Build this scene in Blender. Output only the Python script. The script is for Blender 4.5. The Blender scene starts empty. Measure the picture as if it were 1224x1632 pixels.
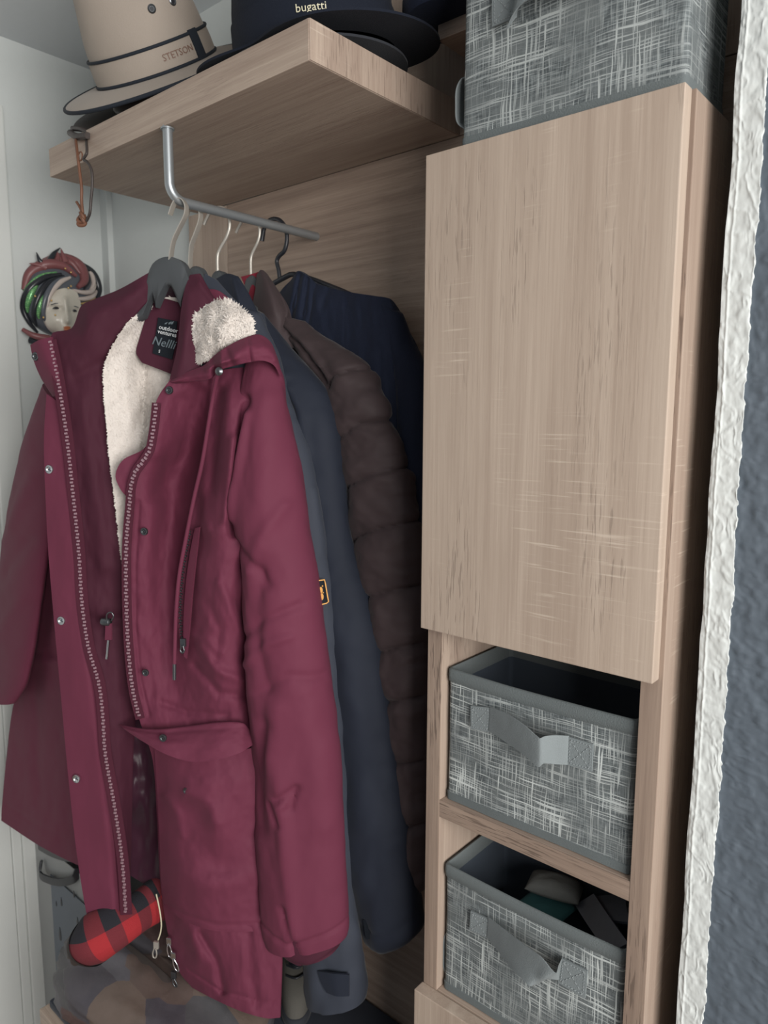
import bpy, bmesh, math, random
import numpy as np
from mathutils import Vector, Matrix
random.seed(4); np.random.seed(4)
sc = bpy.context.scene
EYE = 1.5
# ------------------------------------------------------------------ camera
FPX, YAW, PITCH, ROLL = 1160., .7112, .1333, .0041
fw = np.array([-math.sin(YAW)*math.cos(PITCH), math.cos(YAW)*math.cos(PITCH), -math.sin(PITCH)])
rt0 = np.array([math.cos(YAW), math.sin(YAW), 0.]); up0 = np.cross(rt0, fw)
RT = rt0*math.cos(ROLL)+up0*math.sin(ROLL); UP = -rt0*math.sin(ROLL)+up0*math.cos(ROLL)
CAM = np.array([0., 0., EYE])
cd = bpy.data.cameras.new('camera'); cam = bpy.data.objects.new('camera', cd); sc.collection.objects.link(cam)
cam.matrix_world = Matrix(((RT[0], UP[0], -fw[0], 0), (RT[1], UP[1], -fw[1], 0), (RT[2], UP[2], -fw[2], EYE), (0, 0, 0, 1)))
cd.sensor_fit = 'HORIZONTAL'; cd.sensor_width = 36; cd.lens = 36*FPX/1224; cd.clip_start = .02
cd.dof.use_dof = True; cd.dof.focus_distance = .85; cd.dof.aperture_fstop = 11
sc.camera = cam
# ------------------------------------------------------------------ light
W = bpy.data.worlds.new('world'); sc.world = W; W.use_nodes = True
bg = W.node_tree.nodes['Background']; bg.inputs[0].default_value = (.66, .76, .88, 1); bg.inputs[1].default_value = .17
def area(name, loc, target, sx, sy, power, col):
    L = bpy.data.lights.new(name, 'AREA'); L.shape = 'RECTANGLE'; L.size = sx; L.size_y = sy; L.energy = power; L.color = col
    o = bpy.data.objects.new(name, L); sc.collection.objects.link(o); o.location = loc
    d = Vector(target)-Vector(loc); o.rotation_euler = d.to_track_quat('-Z', 'Y').to_euler()
    return o
area('window_daylight', (1.45, -.32, 1.5), (-.5, .7, 1.2), 1.25, 1.2, 58, (1, .97, .93))
sc.view_settings.view_transform = 'Standard'; sc.view_settings.look = 'None'
sc.view_settings.exposure = 0.25; sc.view_settings.gamma = 1; sc.view_settings.use_curve_mapping = False
# ------------------------------------------------------------------ picture-to-place helpers
def rays(px, py):
    px = np.asarray(px, float); py = np.asarray(py, float)
    return fw + RT*((px-612)/FPX)[..., None] - UP*((py-816)/FPX)[..., None]
def onY(px, py, Y): v = rays(px, py); return CAM+v*(Y/v[..., 1])[..., None]
def onX(px, py, X): v = rays(px, py); return CAM+v*(X/v[..., 0])[..., None]
def onZ(px, py, Z): v = rays(px, py); return CAM+v*((Z-EYE)/v[..., 2])[..., None]
class Plane:
    """an upright plane through (x, y) turned by yaw degrees; at() finds the point on it, moved d metres to the front"""
    def __init__(s, x, y, yaw):
        a = math.radians(yaw); s.c = np.array([x, y, EYE]); s.u = np.array([math.cos(a), math.sin(a), 0]); s.n = np.array([math.sin(a), -math.cos(a), 0])
    def at(s, px, py, d=0.):
        v = rays(px, py); d = np.asarray(d, float)
        k = ((s.c-CAM)@s.n + d)/(v@s.n)
        return CAM+v*k[..., None]
def vn(x, y, seed=0):
    x = np.asarray(x, float); y = np.asarray(y, float)
    xi = np.floor(x).astype(np.int64); yi = np.floor(y).astype(np.int64); fx = x-xi; fy = y-yi
    def h(a, b):
        n = (a*374761393+b*668265263+seed*974711) & 0x7fffffff
        n = ((n ^ (n >> 13))*1274126177) & 0x7fffffff
        return ((n ^ (n >> 16)) & 0xffff)/65535.
    sx = fx*fx*fx*(fx*(fx*6-15)+10); sy = fy*fy*fy*(fy*(fy*6-15)+10)
    a = h(xi, yi)*(1-sx)+h(xi+1, yi)*sx; b = h(xi, yi+1)*(1-sx)+h(xi+1, yi+1)*sx
    return a*(1-sy)+b*sy-.5
def fbm(x, y, o=4, seed=0):
    r = 0; a = 1.
    for i in range(o): r = r+a*vn(x*2**i, y*2**i, seed+i*17); a *= .5
    return r
def cr(P, n):
    """Catmull-Rom resampling of control points to n points, by length"""
    P = np.array(P, float)
    if len(P) == 1: return np.repeat(P, n, 0)
    if len(P) == 2: t = np.linspace(0, 1, n)[:, None]; return P[0]*(1-t)+P[1]*t
    L = np.r_[0, np.cumsum(np.maximum(np.linalg.norm(np.diff(P[:, :2], axis=0), axis=1), 1e-6))]
    return crt(P, L, np.linspace(0, L[-1], n))
def crt(P, T, q):
    P = np.array(P, float); m = len(P)
    M = np.zeros_like(P)
    M[0] = (P[1]-P[0])/(T[1]-T[0]); M[-1] = (P[-1]-P[-2])/(T[-1]-T[-2])
    for i in range(1, m-1): M[i] = (P[i+1]-P[i-1])/(T[i+1]-T[i-1])
    i = np.clip(np.searchsorted(T, q, side='right')-1, 0, m-2)
    sh = (slice(None),)+(None,)*(P.ndim-1)
    h = (T[i+1]-T[i])[sh]; t = ((q-T[i])/(T[i+1]-T[i]))[sh]
    return (2*t**3-3*t**2+1)*P[i]+(t**3-2*t**2+t)*h*M[i]+(-2*t**3+3*t**2)*P[i+1]+(t**3-t**2)*h*M[i+1]
def pdist(x, y, pts):
    pts = np.array(pts, float); best = np.full(np.shape(x), 1e9); sg = np.zeros(np.shape(x))
    for a, b in zip(pts[:-1], pts[1:]):
        ab = b-a; L = max(ab@ab, 1e-9); t = np.clip(((x-a[0])*ab[0]+(y-a[1])*ab[1])/L, 0, 1)
        dx = x-a[0]-t*ab[0]; dy = y-a[1]-t*ab[1]; dd = np.hypot(dx, dy); s = np.sign(ab[0]*dy-ab[1]*dx)
        m = dd < best; best = np.where(m, dd, best); sg = np.where(m, s, sg)
    return best, sg
def relief(px, py, creases):
    r = np.zeros(np.shape(px))
    for c in creases:
        pts, w, amp = c[0], c[1], c[2]; kind = c[3] if len(c) > 3 else 'g'
        d, s = pdist(px, py, pts)
        if kind == 'g': r += amp*np.exp(-(d/w)**2)
        elif kind == 'fold': r += amp*np.exp(-(d/w)**2)*np.where(s > 0, 1, np.exp(-(d/(w*.35))**2)-.0)   # sharp on one side
        elif kind == 's': r += amp*np.exp(-(d/(w*2.2))**2)*np.tanh(s*d/(w*.5))
    return r
# ------------------------------------------------------------------ mesh helpers
LOC = {}
def link(o): sc.collection.objects.link(o)
def tag(o, label=None, cat=None, group=None, kind=None):
    if label: o['label'] = label
    if cat: o['category'] = cat
    if group: o['group'] = group
    if kind: o['kind'] = kind
    return o
def thing(name, loc, label, cat, group=None):
    o = bpy.data.objects.new(name, None); link(o); o.location = loc; o.empty_display_size = .03
    LOC[o.name] = np.array(loc, float); return tag(o, label, cat, group)
def mesh(name, V, F, mat, parent=None, smooth=True, label=None, kind=None, uv=None, auto=None):
    V = np.array(V, float).reshape(-1, 3)
    if parent is not None: base = LOC[parent.name]
    else: base = np.array([(V[:, 0].min()+V[:, 0].max())/2, (V[:, 1].min()+V[:, 1].max())/2, V[:, 2].min()])
    me = bpy.data.meshes.new(name); me.from_pydata((V-base).tolist(), [], [tuple(int(i) for i in f) for f in F]); me.update()
    if uv is not None:
        ul = me.uv_layers.new(name='UVMap'); uv = np.array(uv, float)
        li = np.zeros(len(me.loops), np.int32); me.loops.foreach_get('vertex_index', li)
        ul.data.foreach_set('uv', uv[li].ravel())
    o = bpy.data.objects.new(name, me); link(o)
    if mat: me.materials.append(mat)
    if smooth:
        me.polygons.foreach_set('use_smooth', [True]*len(me.polygons))
        if auto: me.set_sharp_from_angle(angle=math.radians(auto))
    o.location = base if parent is None else (0, 0, 0)
    if parent is not None: o.parent = parent
    LOC[o.name] = base
    if label: o['label'] = label
    if kind: o['kind'] = kind
    return o
def bm_out(bm):
    bm.verts.index_update()
    return [v.co[:] for v in bm.verts], [[v.index for v in f.verts] for f in bm.faces]
def boxgeo(x0, x1, y0, y1, z0, z1, bev=.0012):
    bm = bmesh.new(); bmesh.ops.create_cube(bm, size=1)
    for v in bm.verts: v.co = Vector(((x0+x1)/2+v.co.x*(x1-x0), (y0+y1)/2+v.co.y*(y1-y0), (z0+z1)/2+v.co.z*(z1-z0)))
    if bev: bmesh.ops.bevel(bm, geom=bm.edges[:], offset=bev, segments=2, affect='EDGES', profile=.6)
    r = bm_out(bm); bm.free(); return r
def box(name, x0, x1, y0, y1, z0, z1, mat, parent=None, bev=.0012, label=None):
    V, F = boxgeo(x0, x1, y0, y1, z0, z1, bev)
    return mesh(name, V, F, mat, parent, smooth=False, label=label)
def join(parts):
    V = []; F = []
    for v, f in parts:
        k = len(V); V += [tuple(a) for a in v]; F += [[i+k for i in g] for g in f]
    return V, F
def gridfaces(nv, nu, off=0, wrap=False, flip=False):
    F = []
    for j in range(nv-1):
        for i in range(nu if wrap else nu-1):
            a = j*nu+i; b = j*nu+(i+1) % nu; q = [a+off, b+off, b+nu+off, a+nu+off]
            F.append(q[::-1] if flip else q)
    return F
def sheet(P, n, thick):
    """closed thin slab from a grid P[nv][nu][3]; n = front normal, vector or grid"""
    nv, nu = P.shape[:2]
    B = P-np.asarray(n)*thick
    V = np.r_[P.reshape(-1, 3), B.reshape(-1, 3)]; N = nv*nu
    F = gridfaces(nv, nu, 0, flip=True)+gridfaces(nv, nu, N)
    per = [i for i in range(nu)]+[j*nu+nu-1 for j in range(1, nv)]+[(nv-1)*nu+i for i in range(nu-2, -1, -1)]+[j*nu for j in range(nv-2, 0, -1)]
    for a, b in zip(per, per[1:]+per[:1]): F.append([b, a, a+N, b+N][::-1])
    return V, F
def gnormals(P):
    du = np.gradient(P, axis=1); dv = np.gradient(P, axis=0); n = np.cross(du, -dv); return n/np.maximum(np.linalg.norm(n, axis=-1, keepdims=True), 1e-12)
def rows_grid(rows, nu, nv):
    A = np.stack([cr([tuple(p)+(0,)*(3-len(p)) for p in r], nu) for r in rows])
    mid = A.mean(1)[:, :2]
    T = np.r_[0, np.cumsum(np.maximum(np.linalg.norm(np.diff(mid, axis=0), axis=1), 2))]
    return crt(A, T, np.linspace(0, T[-1], nv)) if len(rows) > 2 else A[0]+(A[-1]-A[0])*np.linspace(0, 1, nv)[:, None, None]
def patch(name, pl, rows, mat, parent, nu=50, nv=70, creases=(), wr=0., wsx=60., wsy=120., thick=.003, seed=1, dd=0., label=None, keep=False):
    G = rows_grid(rows, nu, nv); px, py, d = G[..., 0], G[..., 1], G[..., 2]+dd
    if creases: d = d+relief(px, py, creases)
    if wr: d = d+wr*fbm(px/wsx, py/wsy, 4, seed)
    P = pl.at(px, py, d); V, F = sheet(P, pl.n, thick)
    u, v = np.meshgrid(np.linspace(0, 1, nu), np.linspace(0, 1, nv)); uv = np.stack([u, v], -1).reshape(-1, 2); uv = np.r_[uv, uv]
    o = mesh(name, V, F, mat, parent, label=label, uv=uv, auto=60)
    return (o, P) if keep else o
def sleeve(name, pl, rows, mat, parent, nu=48, nv=120, creases=(), wr=0., wsx=60., wsy=90., seed=2, hollow=.05, sq=1.0, bumps=None, label=None, cap=True):
    """closed tapering tube: rows of (pxL,pyL,pxR,pyR,d,halfthick)"""
    R = np.array(rows, float); T = np.r_[0, np.cumsum(np.maximum(np.hypot(np.diff(R[:, 1]+R[:, 3])/2, np.diff(R[:, 0]+R[:, 2])/2), 2))]
    R = crt(R, T, np.linspace(0, T[-1], nv))
    tl = R[:, 6] if R.shape[1] > 6 else 0.
    A = pl.at(R[:, 0], R[:, 1], R[:, 4]-tl); B = pl.at(R[:, 2], R[:, 3], R[:, 4]+tl); C = (A+B)/2; H = (B-A)/2
    th = np.linspace(0, 2*np.pi, nu, endpoint=False); c, s = np.cos(th), np.sin(th)
    if sq != 1.0: c = np.sign(c)*abs(c)**sq; s = np.sign(s)*abs(s)**sq
    P = C[:, None]+H[:, None]*c[None, :, None]+pl.n*(R[:, 5][:, None]*s[None])[..., None]
    px = (R[:, 0]+R[:, 2])[:, None]/2+(R[:, 2]-R[:, 0])[:, None]/2*c; py = (R[:, 1]+R[:, 3])[:, None]/2+(R[:, 3]-R[:, 1])[:, None]/2*c
    front = np.clip(s*1.6+.5, 0, 1)
    r = relief(px, py, creases)*front if creases else np.zeros_like(px)
    if wr: r = r+wr*(fbm(px/wsx+s*.6, py/wsy, 4, seed))
    if bumps is not None: r = r+bumps(px, py)
    rad = H[:, None]*c[None, :, None]/np.maximum(np.linalg.norm(H, axis=-1), 1e-6)[:, None, None]+pl.n*s[None, :, None]
    P = P+rad*r[..., None]
    # hollow end
    k = max(2, int(nv*hollow)); inn = [C[-1-i]+(P[-1-i]-C[-1-i])*.9 for i in range(k)]
    Q = np.r_[P, np.array(inn)]
    V = Q.reshape(-1, 3); n2 = Q.shape[0]; F = gridfaces(n2, nu, 0, wrap=True, flip=True)
    F.append([i for i in range(nu)]); F.append([(n2-1)*nu+i for i in range(nu)][::-1])
    return mesh(name, V, F, mat, parent, label=label, auto=70)
def tubegeo(P, r, n=10, cap=True, flat=None):
    """tube along points; r scalar/array; flat=(vector, halfwidth, halfthick) makes a ribbon section"""
    P = np.array(P, float); m = len(P); r = np.broadcast_to(np.asarray(r, float), (m,))
    T = np.gradient(P, axis=0); T /= np.maximum(np.linalg.norm(T, axis=1, keepdims=True), 1e-12)
    V = []; ref = np.array([.13, .31, .94])
    if flat is None:
        a = np.cross(T[0], ref); a /= np.linalg.norm(a)
    for i in range(m):
        if flat is not None:
            a = np.array(flat[0], float); a = a-T[i]*(a@T[i]); a /= np.linalg.norm(a); b = np.cross(T[i], a); ra, rb = flat[1]*r[i], flat[2]*r[i]
        else:
            a = a-T[i]*(a@T[i]); a /= np.linalg.norm(a); b = np.cross(T[i], a); ra = rb = r[i]
        for k in range(n):
            t = 2*math.pi*k/n; cc, ss = math.cos(t), math.sin(t)
            if flat is not None: cc = math.copysign(abs(cc)**.35, cc); ss = math.copysign(abs(ss)**.35, ss)
            V.append(P[i]+a*ra*cc+b*rb*ss)
    F = gridfaces(m, n, 0, wrap=True)
    if cap: F.append(list(range(n))[::-1]); F.append([(m-1)*n+i for i in range(n)])
    return V, F
def tube(name, P, r, mat, parent=None, n=10, res=None, flat=None, label=None):
    P = np.array(P, float)
    if res: P = cr3(P, res); r = np.interp(np.linspace(0, 1, res), np.linspace(0, 1, len(r)), r) if np.ndim(r) else r
    V, F = tubegeo(P, r, n, True, flat); return mesh(name, V, F, mat, parent, label=label, auto=50)
def cr3(P, n):
    P = np.array(P, float)
    if len(P) == 2: t = np.linspace(0, 1, n)[:, None]; return P[0]*(1-t)+P[1]*t
    L = np.r_[0, np.cumsum(np.maximum(np.linalg.norm(np.diff(P, axis=0), axis=1), 1e-7))]
    return crt(P, L, np.linspace(0, L[-1], n))
def frame(n):
    n = np.array(n, float); n /= np.linalg.norm(n); a = np.cross([0, 0, 1.], n); a = a/np.linalg.norm(a) if np.linalg.norm(a) > 1e-6 else np.array([1., 0, 0]); return a, np.cross(n, a), n
def lathegeo(prof, c, n, seg=20, sx=1., sy=1.):
    """profile of (radius, height) turned about the axis n at c"""
    a, b, n = frame(n); V = []
    for r, h in prof:
        for k in range(seg):
            t = 2*math.pi*k/seg; V.append(np.array(c)+a*r*sx*math.cos(t)+b*r*sy*math.sin(t)+n*h)
    F = gridfaces(len(prof), seg, 0, wrap=True); F.append([(len(prof)-1)*seg+i for i in range(seg)]); F.append(list(range(seg))[::-1])
    return V, F
def lathe(name, prof, c, n, mat, parent=None, seg=20, sx=1., sy=1., label=None, auto=40):
    V, F = lathegeo(prof, c, n, seg, sx, sy); return mesh(name, V, F, mat, parent, label=label, auto=auto)
def textgeo(body, size):
    cu = bpy.data.curves.new('t', 'FONT'); cu.body = body; cu.size = size; cu.align_x = 'CENTER'; cu.align_y = 'CENTER'; cu.extrude = size*.02; cu.resolution_u = 2
    o = bpy.data.objects.new('t', cu); link(o); dg = bpy.context.evaluated_depsgraph_get(); me = bpy.data.meshes.new_from_object(o.evaluated_get(dg))
    V = np.array([v.co[:] for v in me.vertices]); F = [list(p.vertices) for p in me.polygons]
    bpy.data.objects.remove(o); bpy.data.curves.remove(cu); bpy.data.meshes.remove(me)
    return V, F
def tufts(name, P, mat, parent, count, ln, seed=3, down=.4, rim=.0):
    """fleece pile: thousands of small bent tufts standing on the grid P"""
    rng = np.random.RandomState(seed); nv, nu = P.shape[:2]; N = gnormals(P)
    j = rng.rand(count)*(nv-1); i = rng.rand(count)*(nu-1)
    ne = int(count*rim); i[:ne] = rng.rand(ne)*.4
    j0 = j.astype(int).clip(0, nv-2); i0 = i.astype(int).clip(0, nu-2); fj = (j-j0)[:, None]; fi = (i-i0)[:, None]
    Q = (P[j0, i0]*(1-fi)+P[j0, i0+1]*fi)*(1-fj)+(P[j0+1, i0]*(1-fi)+P[j0+1, i0+1]*fi)*fj
    n = N[j0, i0]; t = rng.randn(count, 3)*.8; t[:, 2] -= down; t[:ne] += 1.6*((P[j0, 0]-P[j0, 2])/np.linalg.norm(P[j0, 0]-P[j0, 2], axis=1, keepdims=True))[:ne]; t -= n*(t*n).sum(1, keepdims=True); t /= np.linalg.norm(t, axis=1, keepdims=True)
    L = ln*(.6+.8*rng.rand(count))[:, None]; lift = (.25+.5*rng.rand(count))[:, None]; d = t+n*lift; d /= np.linalg.norm(d, axis=1, keepdims=True)
    b = np.cross(n, d); b /= np.linalg.norm(b, axis=1, keepdims=True); r = .0011; e = d*.9-n*.25
    V = np.stack([Q-b*r, Q+b*r, Q+d*L*.6+b*r*.7, Q+d*L*.6-b*r*.7, Q+d*L*.6+e*L*.4], 1).reshape(-1, 3)
    F = []
    for k in range(count): o = k*5; F += [[o+3, o+2, o+1, o], [o+3, o+4, o+2]]
    o = mesh(name, V, F, mat, parent, kind='stuff')
    nn = np.repeat(n+d*.1, 5, 0); nn /= np.linalg.norm(nn, axis=1, keepdims=True); o.data.normals_split_custom_set_from_vertices(nn.tolist())
    return o
# ------------------------------------------------------------------ materials
def newmat(name):
    m = bpy.data.materials.new(name); m.use_nodes = True; nt = m.node_tree; return m, nt, nt.nodes['Principled BSDF']
def nd(nt, t, **k):
    n = nt.nodes.new(t)
    for a, b in k.items():
        if a.startswith('i_'): n.inputs[a[2:].replace('_', ' ')].default_value = b
        else: setattr(n, a, b)
    return n
def mth(nt, op, a, b=None, c=None, clamp=False):
    n = nt.nodes.new('ShaderNodeMath'); n.operation = op; n.use_clamp = clamp
    for k, v in enumerate((a, b, c)):
        if v is None: continue
        if isinstance(v, (int, float)): n.inputs[k].default_value = v
        else: nt.links.new(v, n.inputs[k])
    return n.outputs[0]
def ramp(nt, v, lo, hi):
    n = nt.nodes.new('ShaderNodeMapRange'); n.interpolation_type = 'SMOOTHSTEP'; n.inputs[1].default_value = lo; n.inputs[2].default_value = hi; nt.links.new(v, n.inputs[0]); return n.outputs[0]
def mixc(nt, f, a, b, blend='MIX'):
    n = nt.nodes.new('ShaderNodeMix'); n.data_type = 'RGBA'; n.blend_type = blend
    if isinstance(f, (int, float)): n.inputs[0].default_value = f
    else: nt.links.new(f, n.inputs[0])
    for k, v in ((6, a), (7, b)):
        if isinstance(v, (tuple, list)): n.inputs[k].default_value = (*v[:3], 1)
        else: nt.links.new(v, n.inputs[k])
    return n.outputs[2]
def coords(nt, scale=(1, 1, 1), rot=(0, 0, 0), loc=(0, 0, 0), src='Object'):
    tc = nt.nodes.new('ShaderNodeTexCoord'); mp = nt.nodes.new('ShaderNodeMapping'); nt.links.new(tc.outputs[src], mp.inputs[0])
    mp.inputs['Scale'].default_value = scale; mp.inputs['Rotation'].default_value = rot; mp.inputs['Location'].default_value = loc
    return mp.outputs[0]
def noise(nt, vec, scale, detail=4, rough=.55, dist=0.):
    n = nd(nt, 'ShaderNodeTexNoise'); n.inputs['Scale'].default_value = scale; n.inputs['Detail'].default_value = detail; n.inputs['Roughness'].default_value = rough; n.inputs['Distortion'].default_value = dist
    nt.links.new(vec, n.inputs['Vector']); return n.outputs[0]
def bump(nt, bs, h, strength, dist=.002):
    b = nd(nt, 'ShaderNodeBump'); b.inputs['Strength'].default_value = strength; b.inputs['Distance'].default_value = dist; nt.links.new(h, b.inputs['Height']); nt.links.new(b.outputs[0], bs.inputs['Normal'])
def plain(name, col, rough=.5, metal=0., nscale=0, bstr=0., var=0., spec=.5, sheen=0.):
    m, nt, b = newmat(name); b.inputs['Base Color'].default_value = (*col, 1); b.inputs['Roughness'].default_value = rough; b.inputs['Metallic'].default_value = metal; b.inputs['Specular IOR Level'].default_value = spec
    if sheen: b.inputs['Sheen Weight'].default_value = sheen; b.inputs['Sheen Roughness'].default_value = .5
    v = coords(nt); f = noise(nt, v, nscale or 40, 3)
    lo = tuple(c*(1-var) for c in col); hi = tuple(min(1, c*(1+var)) for c in col)
    nt.links.new(mixc(nt, f, lo, hi), b.inputs['Base Color'])
    if bstr: bump(nt, b, noise(nt, v, (nscale or 40)*3, 3), bstr, .0015)
    return m
def cloth(name, col, rough=.75, weave=900, bstr=.25, var=.12, sheen=.1, mid=0.):
    sheen *= .4; mid *= .4
    m, nt, b = newmat(name); v = coords(nt)
    big = noise(nt, v, 14, 3); lo = tuple(c*(1-var) for c in col); hi = tuple(c*(1+var) for c in col)
    nt.links.new(mixc(nt, big, lo, hi), b.inputs['Base Color']); b.inputs['Roughness'].default_value = rough; b.inputs['Specular IOR Level'].default_value = .16
    b.inputs['Sheen Weight'].default_value = sheen; b.inputs['Sheen Roughness'].default_value = .4
    fine = noise(nt, v, weave, 2); h = fine
    if mid: h = mth(nt, 'ADD', mth(nt, 'MULTIPLY', fine, .3), mth(nt, 'MULTIPLY', noise(nt, v, 26, 4, .55, .6), mid*8))
    bump(nt, b, h, bstr, .0012)
    return m
def wood(name, axis, lightc=(.50, .405, .33), darkc=(.285, .21, .168), seed=0., saw=.35, contrast=1., cath=.5, pores=.62):
    """washed oak: long fibres, cathedral figure, short dark pores and pale saw marks across the grain"""
    m, nt, b = newmat(name); L = {'x': 0, 'y': 1, 'z': 2}[axis]
    def st(along, across): s = [across]*3; s[L] = along; return tuple(s)
    off = (seed*1.7, seed*.9, seed*2.3)
    broad = noise(nt, coords(nt, st(.9, 11), loc=off), 1.6, 4, .6, .5)
    fib = noise(nt, coords(nt, st(7, 420), loc=off), 1., 4, .7)
    fib2 = noise(nt, coords(nt, st(3, 120), loc=off), 1., 3, .6)
    wv = nd(nt, 'ShaderNodeTexWave', wave_type='RINGS', rings_direction='XYZ'[L]); wv.wave_profile = 'SIN'
    nt.links.new(coords(nt, st(1.1, 9), loc=(off[0]+.8, off[1]+.4, off[2]-.6)), wv.inputs['Vector']); wv.inputs['Scale'].default_value = 2.1; wv.inputs['Distortion'].default_value = 7; wv.inputs['Detail'].default_value = 3; wv.inputs['Detail Scale'].default_value = .6
    rot = [0, 0, 0]; rot[1 if L != 1 else 0] = -.16 if L == 2 else .1
    por = ramp(nt, noise(nt, coords(nt, st(30, 430), rot=tuple(rot), loc=off), 1., 2, .5), .555, .66)
    patch_ = ramp(nt, noise(nt, coords(nt, st(2.2, 9), loc=off), 1., 2), .44, .60)
    por = mth(nt, 'MULTIPLY', por, patch_)
    sw = ramp(nt, noise(nt, coords(nt, st(330, 14), loc=off), 1., 2, .5), .57, .72)
    spat = ramp(nt, noise(nt, coords(nt, st(4, 12), loc=(off[0]+3, off[1], off[2])), 1., 2), .50, .66)
    sw = mth(nt, 'MULTIPLY', mth(nt, 'MULTIPLY', sw, spat), saw)
    f = mth(nt, 'ADD', mth(nt, 'MULTIPLY', broad, .62), mth(nt, 'MULTIPLY', wv.outputs[0], .07*cath))
    f = mth(nt, 'ADD', f, mth(nt, 'MULTIPLY', fib, .42)); f = mth(nt, 'ADD', f, mth(nt, 'MULTIPLY', fib2, .28))
    f = ramp(nt, f, .72-.36/contrast, .72+.36/contrast)
    c = mixc(nt, f, darkc, lightc)
    c = mixc(nt, mth(nt, 'MULTIPLY', por, pores), c, tuple(x*.62 for x in darkc))
    c = mixc(nt, sw, c, (.64, .55, .46))
    nt.links.new(c, b.inputs['Base Color']); b.inputs['Roughness'].default_value = .48; b.inputs['Specular IOR Level'].default_value = .4
    bump(nt, b, mth(nt, 'SUBTRACT', fib, por), .22, .001)
    return m
def boxfabric(name, seed=0., k=.82):
    """grey woven print with pale slub streaks both ways"""
    m, nt, b = newmat(name)
    tc = nt.nodes.new('ShaderNodeTexCoord'); sp = nt.nodes.new('ShaderNodeSeparateXYZ'); nt.links.new(tc.outputs['Object'], sp.inputs[0])
    hcoord = mth(nt, 'ADD', sp.outputs[0], mth(nt, 'MULTIPLY', sp.outputs[1], 1.0)); zc = sp.outputs[2]
    wob = nt.nodes.new('ShaderNodeCombineXYZ'); nt.links.new(hcoord, wob.inputs[0]); nt.links.new(zc, wob.inputs[1]); wob.inputs[2].default_value = seed
    wn = noise(nt, wob.outputs[0], 16, 2)
    def streak(a, b_, sa, sb, s2, lo, hi):
        cb = nt.nodes.new('ShaderNodeCombineXYZ'); nt.links.new(mth(nt, 'MULTIPLY', a, sa), cb.inputs[0])
        nt.links.new(mth(nt, 'MULTIPLY', mth(nt, 'ADD', b_, mth(nt, 'MULTIPLY', wn, .007)), sb), cb.inputs[1]); cb.inputs[2].default_value = seed*3+s2
        return ramp(nt, noise(nt, cb.outputs[0], 1., 1, .5), lo, hi)
    h1 = streak(hcoord, zc, 13, 620, 0, .56, .64); h2 = streak(hcoord, zc, 9, 330, 5, .63, .67)
    v1 = streak(zc, hcoord, 18, 620, 9, .57, .65); v2 = streak(zc, hcoord, 13, 330, 12, .64, .68)
    pm = ramp(nt, noise(nt, wob.outputs[0], 13, 2), .36, .62)
    s = mth(nt, 'MAXIMUM', mth(nt, 'MAXIMUM', mth(nt, 'MULTIPLY', h1, .75), h2), mth(nt, 'MAXIMUM', mth(nt, 'MULTIPLY', v1, .7), v2))
    s = mth(nt, 'MULTIPLY', s, mth(nt, 'ADD', mth(nt, 'MULTIPLY', pm, .75), .25))
    fine = noise(nt, wob.outputs[0], 1100, 1); big = noise(nt, wob.outputs[0], 30, 3)
    hf = streak(hcoord, zc, 60, 900, 21, .45, .62); vf = streak(zc, hcoord, 60, 900, 25, .45, .62)
    base = mixc(nt, mth(nt, 'MULTIPLY', mth(nt, 'ADD', hf, vf), .5), (.060, .070, .075), (.21, .235, .24))
    base = mixc(nt, ramp(nt, big, .35, .65), base, (.13, .145, .148))
    c = mixc(nt, mth(nt, 'MULTIPLY', s, k), base, (.62, .66, .65))
    nt.links.new(c, b.inputs['Base Color']); b.inputs['Roughness'].default_value = .85; b.inputs['Specular IOR Level'].default_value = .2
    bump(nt, b, mth(nt, 'ADD', fine, mth(nt, 'MULTIPLY', s, .5)), .3, .0008)
    return m
M = {}
M['oak_z'] = wood('oak upright grain', 'z', saw=.5)
M['oak_door'] = wood('oak door', 'z', (.51, .418, .343), (.335, .258, .205), seed=1.3, saw=.5, contrast=1.0)
M['oak_x'] = wood('oak cross grain', 'x', seed=2.1, saw=.05, contrast=1.25, pores=.18)
M['oak_y'] = wood('oak end', 'y', seed=3.3, saw=.1)
M['oak_edge'] = wood('oak edging', 'z', (.40, .305, .24), (.20, .145, .115), seed=4.2, saw=.0, contrast=1.2, cath=0, pores=.8)
M['oak_edge_x'] = wood('oak edging level', 'x', (.40, .305, .24), (.20, .145, .115), seed=5.2, saw=.0, contrast=1.2, cath=0, pores=.8)
M['oak_back'] = wood('oak back panel', 'x', (.44, .34, .27), (.24, .175, .14), seed=6.1, saw=.05, contrast=1.3, cath=1.2, pores=.22)
M['white'] = plain('white plaster', (.55, .575, .565), .9, nscale=25, var=.05, bstr=.12)
M['wallwhite'] = plain('white wall paint', (.60, .63, .62), .9, nscale=60, var=.02, bstr=.15)
M['ceil'] = plain('ceiling paint', (.62, .65, .67), .9, nscale=60, var=.02, bstr=.1)
M['grey'] = plain('dark grey wall paint', (.082, .102, .126), .7, nscale=60, var=.12, bstr=.1)
M['gloss'] = plain('white door lacquer', (.66, .68, .66), .45, var=.01)
M['floor'] = wood('floor oak', 'x', (.30, .22, .16), (.16, .11, .08), seed=8)
M['fab'] = [boxfabric('slub print %d' % i, i*4.7, (.82, .82, .55)[i]) for i in range(3)]
M['band'] = cloth('grey binding tape', (.125, .142, .145), .9, 700, .5, .1)
M['strap'] = cloth('grey strap webbing', (.20, .225, .232), .85, 800, .5, .08)
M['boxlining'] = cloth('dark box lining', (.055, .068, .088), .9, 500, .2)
M['stitch'] = plain('stitch thread', (.30, .33, .34), .8)
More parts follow.
